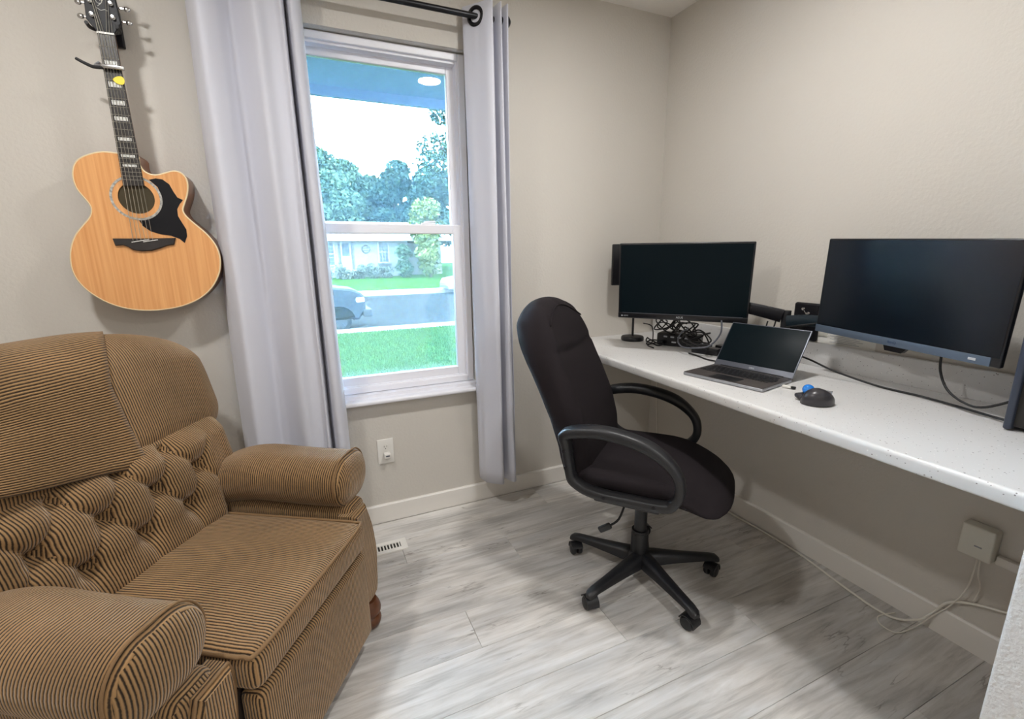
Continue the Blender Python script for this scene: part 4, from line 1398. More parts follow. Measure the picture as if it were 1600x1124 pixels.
for r_ in range(6):
    y = -0.022 - 0.0172 * r_
    hh = 0.0045 if r_ == 0 else 0.0074
    x = -LW / 2 + 0.014
    ws = [0.0182] * 14 if r_ < 5 else [0.0182, .0182, .0182, .022, .085, .022, .0182, .0182, .0182, .0182]
    if r_ == 2: ws[0] = .026
    if r_ == 3: ws = [0.030] + [0.0182] * 11 + [.038]
    if r_ == 4: ws = [0.038] + [0.0182] * 10 + [.046]
    for wk in ws:
        if x + wk > LW / 2 - 0.010:
            wk = LW / 2 - 0.010 - x
        if wk > 0.006:
            km.box(x + wk * .35 - .0012, x + wk * .35 + .0016, y - .0012, y + .0020, 0.0144, 0.01465)
            kb.rbox((wk / 2 - .0012, hh, 0.0007), 0.0006, (x + wk / 2, y, 0.0139), k=1)
        x += wk
kb.build('keyboard', M['key'], lp, 40, kind='stuff')
km.build('key_legends', M['laptop_grey'], lp, kind='stuff')
MB().rbox((0.050, 0.030, 0.0004), 0.0003, (0.0, -LD + 0.036, 0.0135), k=1).build('touchpad', M['key'], lp, 40)
lid_m = Matrix.Translation((0, 0.002, 0.0135)) @ Matrix.Rotation(math.radians(90 - 35), 4, 'X')
ld = MB().rbox((LW / 2, 0.097, 0.0026), 0.002, (0, 0.097, -0.0028), k=1, mtx=lid_m).build('lid', M['laptop_grey'], lp, 40)
MB().rbox((LW / 2 - .004, 0.0835, 0.0004), 0.0003, (0, 0.1065, 0.0002), k=1, mtx=lid_m).build('screen', M['screen'], ld, 40)
text_mesh('DELL', 0.0095, 0.0002, 'maker_name', M['logo'], ld, lid_m @ Matrix.Translation((0, 0.0115, 0.0002)))
MB().tube([(-LW / 2 + .03, 0.001, 0.012), (LW / 2 - .03, 0.001, 0.012)], 0.005, 8).build('hinge', M['black_plastic'], lp, 40)

dg = thing('usb_dongle', 'small white and black plug sticking out of the laptop right edge', 'adapter', (-0.405, -1.122, DZ), math.radians(-75))
MB().rbox((0.014, 0.006, 0.0042), 0.002, (0.006, 0, 0.0062), k=1).build('plug_body', M['white_plastic'], dg, 40)
MB().rbox((0.007, 0.005, 0.0040), 0.002, (0.026, 0, 0.0062), k=1).build('plug_cap', M['black_plastic'], dg, 40)

# ------------------------------------------------------------------ trackball mouse
tm = thing('trackball_mouse', 'dark grey trackball mouse with a bright blue ball on the desk', 'mouse', (-0.470, -1.275, DZ), math.radians(-12))
vs, fs = [], []
nu, nv_ = 22, 14
for i in range(nv_ + 1):
    t = i / nv_ * PI / 2
    for j in range(nu):
        a = 2 * PI * j / nu
        cx, sy = math.cos(a), math.sin(a)
        rx = 0.050 * (1 if cx > 0 else 1.05)
        ry = 0.036 * (1.12 if sy < 0 else 0.9) * (1 - 0.12 * cx)
        x = rx * cx * math.cos(t) ** 0.75
        y = ry * sy * math.cos(t) ** 0.75
        z = 0.049 * math.sin(t) ** 0.9
        z *= 1 - 0.30 * max(0, x / 0.050) + 0.0 * y
        y += -0.008 * (z / 0.04)
        x += -0.006 * (z / 0.04)
        vs.append((x, y, z + 0.0015))
for i in range(nv_):
    for j in range(nu):
        k = (j + 1) % nu
        fs.append((i * nu + j, i * nu + k, (i + 1) * nu + k, (i + 1) * nu + j))
fs.append(tuple(range(nu - 1, -1, -1)))
MB().add(vs, fs).build('shell', M['mouse'], tm, 70)
MB().rbox((0.026, 0.016, 0.008), 0.008, (-0.010, 0.040, 0.0130), k=2, deform=lambda p: Vector((p.x, p.y, p.z + 0.10 * (p.y - 0.046)))).build('thumb_rest', M['mouse'], tm, 60)
MB().sphere((-0.004, 0.034, 0.0330), 0.0170, 18, 12).build('ball', M['blue_ball'], tm, 180)
bs = MB()
bs.rbox((0.014, 0.0025, 0.0012), 0.001, (0.024, -0.010, 0.0365), k=1, mtx=Matrix.Identity(4))
MB().tube([(0.024, -0.016, 0.0335), (0.024, -0.006, 0.0335)], 0.0075, 12).build('scroll_wheel', M['silver'], tm, 40)
bs.build('button_gap', M['black_rubber'], tm)

# ------------------------------------------------------------------ panel on a round-based stand behind the left monitor
pn = thing('panel_lamp', 'thin black panel light on a round-based stand in the desk corner behind the monitor', 'lamp', (-0.292, -0.172, DZ))
MB().lathe([(0, 0), (0.056, 0), (0.059, 0.004), (0.059, 0.016), (0.055, 0.022), (0.012, 0.025), (0, 0.025)], 28).build('base', M['black_plastic'], pn, 40)
MB().tube([(0, 0, 0.02), (0, 0, 0.30)], 0.006, 10).build('pole', M['black_metal'], pn, 40)
MB().rbox((0.155, 0.010, 0.104), 0.006, (0.035, 0.022, 0.392), k=2, mtx=Matrix.Rotation(math.radians(-16), 4, 'Z')).build('panel', M['bezel'], pn, 40)
MB().rbox((0.016, 0.018, 0.016), 0.005, (0, 0.008, 0.30), k=1).build('swivel', M['black_plastic'], pn, 40)

# ------------------------------------------------------------------ clutter below the left monitor
dk = thing('docking_station', 'black docking box among tangled cables under the left monitor', 'dock', (-0.185, -0.400, DZ), math.radians(-62))
MB().rbox((0.100, 0.046, 0.031), 0.010, (0, 0, 0.032), k=2).build('case', M['bezel'], dk, 40)
MB().rbox((0.011, 0.0008, 0.0035), 0.0006, (-0.012, -0.0466, 0.022), k=1).build('badge', M['logo'], dk, 40)
po_ = MB()
for k in range(4):
    po_.rbox((0.009, 0.001, 0.004), 0.0008, (-0.055 + 0.034 * k, -0.046, 0.047), k=1)
po_.build('ports', M['silver'], dk)
ad = thing('power_adapter', 'black power adapter brick lying in cables left of the laptop screen', 'adapter', (-0.215, -0.600, DZ), math.radians(-70))
MB().rbox((0.060, 0.026, 0.015), 0.006, (0, 0, 0.0155), k=2).build('brick', M['bezel'], ad, 40)
MB().tube([(0.058, 0, 0.016), (0.080, 0, 0.014)], [0.006, 0.004], 8).build('strain_relief', M['black_rubber'], ad, 40)
ps = thing('power_strip', 'black power strip with light grey sockets behind the laptop screen', 'power strip', (-0.130, -0.690, DZ), math.radians(-84))
MB().rbox((0.095, 0.024, 0.018), 0.006, (0, 0, 0.0185), k=2).build('strip_case', M['bezel'], ps, 40)
for k in range(3):
    MB().rbox((0.011, 0.011, 0.0012), 0.001, (-0.055 + 0.05 * k, 0, 0.0366), k=1).build('socket', M['laptop_grey'], ps, 40)


def cable(pts, r, m, label, group=None, name='cable', n=6, seg=6):
    P = cat(pts, seg)
    o0 = P[0].copy()
    o = MB().tube([p - o0 for p in P], r, n).build(name, m, None, 180)
    o.location = o0
    return tag(o, label, 'cable', group)


def tangle(c, rx, ry, rz, turns, seed, z0):
    rg = random.Random(seed)
    pts = []
    n = int(turns * 7)
    for k in range(n):
        a = 2 * PI * k / 7 + rg.uniform(-.25, .25)
        s = rg.uniform(0.6, 1.05)
        pts.append((c[0] + rx * s * math.cos(a), c[1] + ry * s * math.sin(a), z0 + rz * (0.5 + 0.5 * math.sin(a * 1.37 + seed)) * rg.uniform(.6, 1.0)))
    return pts


cable(tangle((-0.215, -0.340), 0.035, 0.080, 0.075, 3, 1, DZ + 0.067), 0.0034, M['black_rubber'], 'black cable coiled on the left end of the docking box')
cable(tangle((-0.205, -0.440), 0.040, 0.085, 0.080, 3, 2, DZ + 0.067), 0.0036, M['black_rubber'], 'black cable coiled on top of the docking box, nearer the power brick')
cable(tangle((-0.225, -0.545), 0.040, 0.075, 0.075, 3, 3, DZ + 0.036), 0.0034, M['black_rubber'], 'black cable looped high above the power adapter brick')
cable(tangle((-0.285, -0.330), 0.030, 0.060, 0.030, 2, 5, DZ + 0.004), 0.0034, M['black_rubber'], 'black cable coiled flat on the desk in front of the docking box')
cable(tangle((-0.265, -0.590), 0.035, 0.085, 0.022, 3, 6, DZ + 0.036), 0.0038, M['black_rubber'], 'thick black cable wound low around the power adapter brick')
cable([(-0.29, -0.250, DZ + .10), (-0.262, -0.285, DZ + 0.085), (-0.275, -0.310, DZ + 0.02), (-0.285, -0.305, DZ + .003), (-0.33, -0.340, DZ + .003), (-0.345, -0.400, DZ + .003)], 0.003, M['black_rubber'],
      'black cable bending down onto the desk beside the round lamp base')
for a, b, lb in (((-0.30, -0.42, 0.995), (-0.25, -0.345, DZ + .085), 'black cable dropping from the left monitor, nearest the round lamp base'),
                 ((-0.27, -0.47, 0.995), (-0.255, -0.37, DZ + 0.075), 'black cable dropping from the left monitor, middle of three'),
                 ((-0.29, -0.50, 0.995), (-0.24, -0.43, DZ + 0.075), 'black cable dropping from the left monitor, nearest the grey loop')):
    cable([a, (a[0] + .02, a[1] + .02, a[2] - .04), ((a[0] + b[0]) / 2 + .02, (a[1] + b[1]) / 2, (a[2] + b[2]) / 2 - .01), b], 0.0030, M['black_rubber'], lb, 'cables dropping from the left monitor')
cable([(-0.250, -0.700, 0.985), (-0.255, -0.705, 0.93), (-0.285, -0.680, 0.875), (-0.315, -0.625, DZ + 0.040), (-0.320, -0.560, DZ + 0.034), (-0.300, -0.510, DZ + 0.05), (-0.275, -0.500, DZ + 0.085), (-0.25, -0.52, DZ + .11)],
      0.0036, M['laptop_grey'], 'grey cable hanging in a wide loop under the left monitor')
cable([(-0.29, -0.57, DZ + .004), (-0.30, -0.64, DZ + .004), (-0.315, -0.70, DZ + .004), (-0.30, -0.76, DZ + .004), (-0.24, -0.79, DZ + .004)], 0.0032, M['black_rubber'],
      'black cable curling on the desk behind the laptop screen')
# cables on the right part of the desk
cable([(-0.150, -0.800, DZ + 0.05), (-0.180, -0.90, DZ + 0.075), (-0.165, -1.02, DZ + 0.060), (-0.150, -1.12, DZ + 0.030), (-0.130, -1.25, DZ + 0.006), (-0.140, -1.38, DZ + 0.006), (-0.165, -1.50, DZ + 0.006), (-0.195, -1.58, DZ + 0.008), (-0.20, -1.63, DZ + .01)],
      0.0035, M['black_rubber'], 'long black cable running along the desk toward the computer case')
cable([(-0.150, -1.415, 0.965), (-0.150, -1.420, 0.915), (-0.165, -1.450, 0.868), (-0.185, -1.500, 0.845), (-0.195, -1.550, 0.848), (-0.190, -1.625, 0.90)],
      0.0034, M['black_rubber'], 'black cable hanging in a curve from the right monitor to the computer case')
cable([(-0.085, -0.872, 0.93), (-0.098, -0.88, 0.965), (-0.105, -0.93, 0.982), (-0.09, -1.0, 1.0)], 0.0032, M['black_rubber'], 'short black cable curving under the right monitor arm behind the laptop')
for dx, lb in ((0, 'black cable hanging below the wall mount joint, closer to the wall'), (0.02, 'black cable hanging below the wall mount joint, closer to the laptop')):
    cable([(-0.11 - dx, -0.845 + dx, 0.99), (-0.115 - dx, -0.84 + dx, 0.95), (-0.11 - dx, -0.82 + dx, 0.88), (-0.105 - dx, -0.80 + dx, DZ + .004)], 0.003, M['black_rubber'],
          lb, 'pair of cables under the wall mount')

# text card on the wall above the backsplash, and an outlet beside it
cd = thing('paper_card', 'white paper card with lines of text on the wall under the right monitor', 'paper', (-0.0012, -1.057, 0.931))
MB().box(-0.0006, 0.0006, -0.106, 0.106, -0.019, 0.021).build('sheet', M['paper'], cd)
tl = MB()
for k in range(5):
    tl.box(-0.0010, -0.0006, -0.040 - .012 * (k % 3), 0.055 - 0.015 * (k % 2), 0.0135 - 0.006 * k, 0.0150 - 0.006 * k)
tl.build('text_lines', M['ink'], cd, kind='stuff')
ow = thing('wall_outlet', 'white outlet cover on the right wall beside the monitor arm', 'outlet', (-0.0005, -0.962, 0.985))
MB().rbox((0.0025, 0.030, 0.045), 0.002, (-0.0026, 0, 0), k=1).build('cover_plate', M['beige_plastic'], ow, 40)

# ------------------------------------------------------------------ computer case at the right end
pcs = thing('computer_case', 'dark computer case standing on the desk at the right picture edge', 'computer', (-0.165, -1.712, DZ))
MB().rbox((0.096, 0.076, 0.195), 0.004, (0.0, -0.018, 0.205), k=1).build('case_body', M['tower'], pcs, 40)
MB().rbox((0.100, 0.008, 0.200), 0.005, (0, 0.092, 0.203), k=2).build('front_bezel', M['tower_edge'], pcs, 40)
MB().box(-0.088, 0.088, 0.060, 0.084, 0.012, 0.39).build('bezel_gap', M['slot'], pcs)
for x in (-.07, .07):
    for y in (-.07, .04):
        MB().lathe([(0, 0.0), (.010, 0.0), (.010, .012), (0, .012)], 10, Matrix.Translation((x, y, 0))).build('foot', M['black_rubber'], pcs)

# ------------------------------------------------------------------ wall outlet, vent, boxes, cables
ot = thing('wall_outlet', 'white double wall outlet with a small plug below the window', 'outlet', (-1.580, -0.0005, 0.364))
MB().rbox((0.0375, 0.003, 0.061), 0.0025, (0, -0.003, 0), k=2).build('cover_plate', M['white_plastic'], ot, 40)
for zz in (0.022, -0.022):
    rc = MB().lathe([(0, 0), (0.0165, 0), (0.0165, 0.002), (0, 0.002)], 20, Matrix.Translation((0, -0.006, zz)) @ RX).build('receptacle', M['white_plastic'], ot, 40)
    sl = MB()
    for sx in (-0.006, 0.006):
        sl.box(sx - 0.0009, sx + .0009, -0.0086, -0.0079, zz + 0.000, zz + 0.008)
    sl.lathe([(0, 0), (0.0022, 0), (0.0022, 0.0006), (0, 0.0006)], 8, Matrix.Translation((0, -0.008, zz - 0.007)) @ RX)
    sl.build('slots', M['slot'], rc)
pg_ = thing('plug', 'small white plug adapter in the lower socket below the window', 'plug', (-1.577, -0.0088, 0.343))
MB().rbox((0.014, 0.014, 0.012), 0.004, (0, -0.0145, 0.006), k=2).build('plug_body', M['white_plastic'], pg_, 40)
MB().rbox((0.009, 0.0008, 0.003), 0.0006, (0.001, -0.029, 0.008), k=1).build('slot_cover', M['laptop_grey'], pg_)
MB().rbox((0.009, 0.006, 0.006), 0.003, (0, -0.008, -0.011), k=1).build('plug_base', M['white_plastic'], pg_, 40)

vt = thing('floor_vent', 'white metal floor vent with dark slots beside the armchair', 'vent', (-1.705, -0.226, 0.0))
vf = MB()
vx0, vx1, vy0, vy1 = -0.157, 0.157, -0.041, 0.041
vf.box(vx0, vx1, vy0, -0.019, 0.0005, 0.005)
vf.box(vx0, vx1, 0.019, vy1, 0.0005, 0.005)
vf.box(vx0, -0.130, -0.019, 0.019, 0.0005, 0.005)
vf.box(0.130, vx1, -0.019, 0.019, 0.0005, 0.005)
vf.build('vent_frame', M['white_plastic'], vt)
MB().box(-0.130, 0.130, -0.019, 0.019, 0.0004, 0.001).build('dark_opening', M['slot'], vt)
for k in range(19):
    x = -0.1235 + 0.0137 * k
    MB().box(-0.0031, 0.0031, -0.019, 0.019, -0.0012, 0.0012, Matrix.Translation((x, 0, 0.0034)) @ Matrix.Rotation(0.5, 4, 'Y')).build('louvre', M['white_plastic'], vt)

jb = thing('junction_box', 'white cable box on the wall under the right end of the desk', 'box', (-0.0005, -1.545, 0.385))
MB().rbox((0.022, 0.040, 0.052), 0.006, (-0.0225, 0, 0), k=2).build('box_cover', M['beige_plastic'], jb, 40)
MB().box(-0.0462, -0.0450, -0.016, 0.002, -0.012, -0.008).build('cover_mark', M['ink'], jb)
rw = thing('cable_raceway', 'white cable trunking strip running right from the cable box', 'trunking', (-0.0005, -1.70, 0.345))
MB().rbox((0.010, 0.112, 0.014), 0.003, (-0.0105, 0.0, 0), k=1).build('trunking', M['white_plastic'], rw, 40)

cable([(-0.022, -0.10, 0.012), (-0.026, -0.45, 0.006), (-0.040, -0.66, 0.006), (-0.032, -0.86, 0.006), (-0.040, -1.04, 0.006), (-0.078, -1.25, 0.006), (-0.085, -1.385, 0.006), (-0.050, -1.450, 0.03), (-0.022, -1.475, 0.070), (-0.018, -1.505, 0.130), (-0.012, -1.56, 0.165), (-0.012, -1.66, 0.20), (-0.012, -1.80, 0.24)],
      0.0042, M['white_cable'], 'white cable lying along the baseboard under the desk')
cable([(-0.045, -1.385, 0.004), (-0.115, -1.370, 0.004), (-0.150, -1.395, 0.004), (-0.14, -1.44, 0.004), (-0.06, -1.455, 0.012), (-0.022, -1.478, 0.06), (-0.016, -1.51, 0.12), (-0.03, -1.545, 0.22), (-0.03, -1.552, 0.335)],
      0.0022, M['white_cable'], 'thin pale cable looping on the floor up to the cable box')
cable([(-0.034, -1.560, 0.335), (-0.030, -1.562, 0.28), (-0.020, -1.570, 0.235), (-0.012, -1.56, 0.172)], 0.0022, M['white_cable'], 'short thin pale cable hanging straight below the cable box')
cable([(-0.006, -0.050, DZ - DT - .047), (-0.006, -0.052, 0.62), (-0.006, -0.060, 0.45), (-0.006, -0.085, 0.22), (-0.016, -0.10, 0.11), (-0.017, -0.10, 0.02)], 0.0034, M['white_cable'], 'white cable running down the wall in the corner under the desk')

# ------------------------------------------------------------------ recessed ceiling lamps
for lx in (-0.93, -2.5):
    for ly in (-1.10, -2.98, -4.86):  # right lamp of the middle row is unseen, added as fill light
        if lx < -1.5 and ly == -2.98:
            continue
        row_ = {-1.10: 'nearest the window', -2.98: 'added as unseen fill in the middle row', -4.86: 'farthest from the window'}[ly]
        side = 'right' if lx > -1.5 else 'left'
        t = thing('ceiling_lamp', f'round white ceiling lamp on the {side}, {row_}', 'lamp', (lx, ly, H), 0, 'recessed ceiling lamps')
        MB().lathe([(0.074, -0.002), (0.078, -0.010), (0.092, -0.006), (0.094, -0.0005)], 32).build('trim_ring', M['white_plastic'], t, 40)
        MB().lathe([(0, -0.0085), (0.073, -0.0085), (0.073, -0.003), (0, -0.003)], 32).build('diffuser', M['lamp_disc'], t)

# ------------------------------------------------------------------ outdoors
GY = [0.14, 3.0, 8.0, 11.0, 11.75]
GZ_ = [-0.40, -0.47, -0.68, -0.83, -0.885]


def strip(name, ys, zs, x0, x1, m, nx=1, jitter=0.0):
    vs, fs = [], []
    for y, z in zip(ys, zs):
        for i in range(nx + 1):
            vs.append((x0 + (x1 - x0) * i / nx, y, z + random.uniform(-jitter, jitter)))
    for k in range(len(ys) - 1):
        for i in range(nx):
            a = k * (nx + 1) + i
            fs.append((a, a + 1, a + nx + 2, a + nx + 1))
    o = MB().add(vs, fs).build(name, m)
    o['kind'] = 'structure'
    return o


strip('near_lawn', GY, GZ_, -30, 40, M['grass'])
strip('street', [12.75, 16.5, 21.0], [-1.06, -0.84, -0.60], -45, 60, M['asphalt'])
strip('far_lawn', [21.9, 26, 33, 60], [-0.42, -0.34, -0.18, 0.3], -45, 70, M['grass'])
MB().box(-45, 60, 11.70, 12.75, -1.3, -0.90).build('near_curb', M['concrete'])['kind'] = 'structure'
MB().box(-45, 60, 20.95, 21.95, -1.2, -0.43).build('far_curb', M['concrete'])['kind'] = 'structure'
# eave outside the window
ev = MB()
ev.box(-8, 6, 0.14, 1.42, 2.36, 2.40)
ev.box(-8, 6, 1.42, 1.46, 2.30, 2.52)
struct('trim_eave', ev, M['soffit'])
# grass blades close to the window view
nb = 46000
gy = 2.2 + (11.7 - 2.2) * rng.random(nb) ** 0.8
gx = -1.75 + (gy + 2.1) * (-0.30 + 0.68 * rng.random(nb)) - 0.4
gz = np.interp(gy, GY, GZ_)
ang = rng.random(nb) * PI
hgt = 0.03 + 0.045 * rng.random(nb)
wd = 0.006 + 0.006 * rng.random(nb)
lx_, ly_ = rng.normal(0, .02, nb), rng.normal(0, .02, nb)
V = np.empty((nb, 3, 3))
V[:, 0] = np.stack([gx - wd * np.cos(ang), gy - wd * np.sin(ang), gz - .002], 1)
V[:, 1] = np.stack([gx + wd * np.cos(ang), gy + wd * np.sin(ang), gz - .002], 1)
V[:, 2] = np.stack([gx + lx_, gy + ly_, gz + hgt], 1)


def fast_mesh(name, V, m, k):
    nq = len(V)
    me = bpy.data.meshes.new(name)
    me.vertices.add(nq * k)
    me.vertices.foreach_set('co', V.reshape(-1).astype(np.float32))
    me.loops.add(nq * k)
    me.loops.foreach_set('vertex_index', np.arange(nq * k, dtype=np.int32))
    me.polygons.add(nq)
    me.polygons.foreach_set('loop_start', np.arange(0, nq * k, k, dtype=np.int32))
    me.update(calc_edges=True)
    me.materials.append(m)
    o = bpy.data.objects.new(name, me)
    COL.objects.link(o)
    return o


gb = fast_mesh('grass_blades', V, M['blade'], 3)
tag(gb, 'bright green lawn grass outside the window up to the street curb', 'grass', kind='stuff')


def leaf_quads(n, blobs, size, seed):
    """leaf quads scattered over a set of ellipsoid blobs (cx,cy,cz,rx,ry,rz)"""
    rg = np.random.default_rng(seed)
    wts = np.array([b[3] * b[5] for b in blobs]); wts = wts / wts.sum()
    which = rg.choice(len(blobs), n, p=wts)
    B = np.array(blobs)[which]
    d = rg.normal(size=(n, 3)); d /= np.linalg.norm(d, axis=1, keepdims=True)
    rad = (0.55 + 0.5 * rg.random(n) ** 0.6)[:, None]
    c = B[:, :3] + d * B[:, 3:6] * rad
    a = rg.normal(size=(n, 3)); a /= np.linalg.norm(a, axis=1, keepdims=True)
    b = np.cross(a, rg.normal(size=(n, 3))); b /= np.linalg.norm(b, axis=1, keepdims=True)
    s = (size * (0.5 + rg.random(n)))[:, None]
    Q = np.stack([c - a * s, c + b * s * .6, c + a * s, c - b * s * .6], 1)
    return Q


def tree(name, label, cat_, x, y, z0, ht, rad, m, seed, n=3200, size=0.17, trunk=0.35, group=None, conifer=False, lean_=0.0):
    t = thing(name, label, cat_, (x, y, z0), 0, group)
    rg = random.Random(seed)
    blobs = []
    if conifer:
        for k in range(11):
            f = k / 10
            zc = ht * (0.16 + 0.80 * f)
            rr = rad * (1 - f) ** 0.8 + 0.25
            for j in range(3 if f < .8 else 1):
                a = rg.uniform(0, 2 * PI)
                blobs.append((rr * .5 * math.cos(a), rr * .5 * math.sin(a), zc + rg.uniform(-.3, .3), rr * .75, rr * .75, ht * 0.055))
    else:
        for k in range(16):
            a = rg.uniform(0, 2 * PI)
            q = rg.uniform(0, 0.72)
            zc = ht * rg.uniform(trunk + 0.05, 0.90)
            f = 1 - abs((zc / ht - 0.55)) * 0.9
            r_ = rad * rg.uniform(0.34, 0.52)
            blobs.append((rad * q * f * math.cos(a), rad * q * f * math.sin(a), zc, r_, r_, r_ * 0.85))
    cr = fast_mesh('crown', leaf_quads(n, blobs, size, seed), m, 4)
    cr.parent = t
    cr['kind'] = 'stuff'
    mb = MB().tube([(0, 0, -0.3), (0.05, 0, ht * .3), (0.0, 0.05, ht * .6), (0, 0, ht * .85)], [0.16 * ht / 8, 0.13 * ht / 8, 0.08 * ht / 8, 0.03], 8)
    for k in range(4):
        a = 2 * PI * k / 4 + rg.uniform(-.4, .4)
        zz = ht * rg.uniform(.3, .5)
        mb.tube([(0, 0, zz), (rad * .3 * math.cos(a), rad * .3 * math.sin(a), zz + ht * .15), (rad * .5 * math.cos(a), rad * .5 * math.sin(a), zz + ht * .28)], [0.06 * ht / 8, 0.045 * ht / 8, 0.02], 6)
    mb.build('trunk', M['bark'], t, 60)
    return t


G1 = None
tree('leafy_tree', 'mid green round tree left-most above the house roof outside', 'tree', -0.6, 45, 0, 11.0, 3.0, M['leaf_mid'], 11, n=14000)
tree('leafy_tree', 'tall mid green tree above the house door outside', 'tree', 2.9, 46, 0, 11.4, 2.5, M['leaf_mid'], 12, n=14000)
tree('leafy_tree', 'dark green tree rising above the middle of the house roof', 'tree', 6.6, 44, 0, 9.9, 2.3, M['leaf_dark'], 13, n=14000)
tree('leafy_tree', 'small pale tree in the dip between the two tall trees', 'tree', 4.8, 49, 0, 9.4, 2.4, M['leaf_mid'], 14, n=14000)
tree('leafy_tree', 'low broad tree behind the left end of the house', 'tree', 0.9, 42, 0, 8.4, 2.8, M['leaf_mid'], 15, n=14000)
tree('leafy_tree', 'dark green tree standing behind the tall conifer outside', 'tree', 9.5, 42, 0, 8.9, 2.9, M['leaf_dark'], 16, n=14000)
tree('conifer', 'tall dark conifer at the right edge of the window view', 'tree', 13.0, 44.5, -0.3, 20.6, 4.7, M['leaf_dark'], 17, n=16000, size=0.20, conifer=True)
tree('yellow_tree', 'yellow green tree beside the right end of the house', 'tree', 6.4, 30.5, -0.2, 5.7, 1.65, M['leaf_yellow'], 18, n=3200, size=0.13, trunk=0.08)
tree('round_bush', 'dark round bush at the house corner beside the yellow tree', 'bush', 4.75, 31.0, -0.2, 2.3, 0.85, M['leaf_mid'], 19, n=1600, size=0.10, trunk=0.0)
tree('leafy_tree', 'pale green tree at the right edge over the parked silver car', 'tree', 8.9, 29.5, -0.2, 5.0, 1.7, M['leaf_mid'], 20, n=2600, size=0.12, trunk=0.08)
for i, (x, y, hh_, rr_, lb) in enumerate(((-0.5, 31.9, 0.75, 0.7, 'grey green shrub under the left window of the far house'), (0.6, 31.6, 0.9, 0.75, 'grey green shrub in front of the far house door'),
                                          (1.7, 31.8, 0.8, 0.7, 'grey green shrub right of the far house door'), (2.6, 31.7, 0.95, 0.65, 'tall grey shrub below the round ornament of the far house'),
                                          (3.5, 31.9, 0.6, 0.7, 'low grey shrub below the right window of the far house'))):
    tree('shrub', lb, 'shrub', x, y - 0.6, -0.24, hh_, rr_, M['leaf_grey'], 30 + i, n=700, size=0.07, trunk=0.0)

# far house
hs = thing('house', 'pale single storey house with white door across the street', 'house', (2.0, 33, -0.2))
hw = MB()
hw.box(-8, 3.4, 0, 8, -0.3, 2.60)
hw.build('house_wall', M['siding'], hs)
MB().box(3.4, 6.2, 1.0, 8, -0.3, 2.4).build('garage_wall', M['siding'], hs)
MB().box(4.35, 5.6, 0.94, 1.0, 0.2, 1.30).build('garage_panel', M['house_dark'], hs)
rf = MB()
rf.add([(-8.6, -0.7, 2.55), (6.8, -0.7, 2.55), (6.8, 8.6, 2.55), (-8.6, 8.6, 2.55), (-8.6, 4, 4.1), (6.8, 4, 4.1)],
       [(0, 1, 5, 4), (2, 3, 4, 5), (0, 4, 3), (1, 2, 5), (0, 3, 2, 1)])
rf.build('roof', M['roof'], hs)
MB().box(-8.6, 6.8, -0.76, -0.70, 2.50, 2.78).build('fascia', M['house_white'], hs)


def hwin(x0, x1, z0, z1, box_):
    f = frame_mb(x0 - .09, x1 + .09, z0 - .06, z1 + .06, 0.09, 0.09, 0.06, 0.06, -0.06, 0.0, 0.004).build('window', M['house_white'], hs)
    MB().box(x0, x1, -0.03, -0.01, z0, z1).build('pane', M['house_glass'], f)
    b = MB()
    b.box(x0, x1, -0.05, -0.03, (z0 + z1) / 2 - .03, (z0 + z1) / 2 + .03)
    for k in (1, 2):
        b.box(x0 + (x1 - x0) * k / 3 - .012, x0 + (x1 - x0) * k / 3 + .012, -0.045, -0.03, z0, z1)
    for k in (1, 2, 4, 5):
        b.box(x0, x1, -0.045, -0.03, z0 + (z1 - z0) * k / 6 - .012, z0 + (z1 - z0) * k / 6 + .012)
    b.build('glazing_bars', M['house_white'], f)
    if box_:
        MB().box(x0 - .12, x1 + .12, -0.25, 0.0, z0 - .22, z0 - .06).build('window_box', M['house_dark'], hs)


hwin(-2.75, -1.75, 0.90, 2.40, False)
hwin(1.32, 1.95, 1.05, 2.45, True)
d = MB().box(-1.28, -0.62, -0.05, 0.0, 0.55, 2.45).build('door', M['house_white'], hs)
MB().box(-1.20, -0.70, -0.07, -0.05, 1.50, 2.38).build('door_glass', M['house_glass'], d)
for x in (-1.42, -0.56):
    MB().box(x, x + .12, -0.06, 0.0, 0.4, 2.5).build('shutter', M['house_dark'], hs)
MB().box(-1.5, -0.4, -0.9, -0.0, -0.2, 0.55).build('door_step', M['concrete'], hs)
rg_ = MB()
ring = [(0.42 + 0.27 * math.cos(a), -0.04, 1.95 + 0.27 * math.sin(a)) for a in [2 * PI * k / 24 for k in range(24)]]
rg_.tube(ring, 0.03, 6, closed=True)
for dz in (-0.09, 0.09):
    rg_.tube([(0.42 - .24, -0.04, 1.95 + dz), (0.42 + .24, -0.04, 1.95 + dz)], 0.022, 6)
rg_.build('round_ornament', M['house_dark'], hs)

# pickup truck at the near curb (front end in view)
tk = thing('pickup_truck', 'dark pickup truck parked at the near curb outside the window', 'truck', (-0.10, 12.9, -1.02))
TS = 0.80
side = [(-5.6, 0.50), (-5.6, 1.10), (-3.75, 1.12), (-3.6, 1.75), (-2.25, 1.75), (-1.62, 1.34), (-1.2, 1.30), (-0.55, 1.24), (-0.22, 1.14), (-0.10, 1.02), (-0.08, 0.72), (-0.35, 0.45),
        (-0.52, 0.45)]
arch = [(-1.05 + 0.50 * math.cos(a), 0.42 + 0.50 * math.sin(a)) for a in [PI * k / 10 for k in range(11)]]
arch2 = [(-4.45 + 0.50 * math.cos(a), 0.42 + 0.50 * math.sin(a)) for a in [PI * k / 10 for k in range(11)]]
tout = side + arch + arch2 + [(-5.0, 0.45)]
zup = lambda b: b if b <= 0.95 and False else (b if b < 0.46 else 0.45 + (b - 0.45) * 1.5)
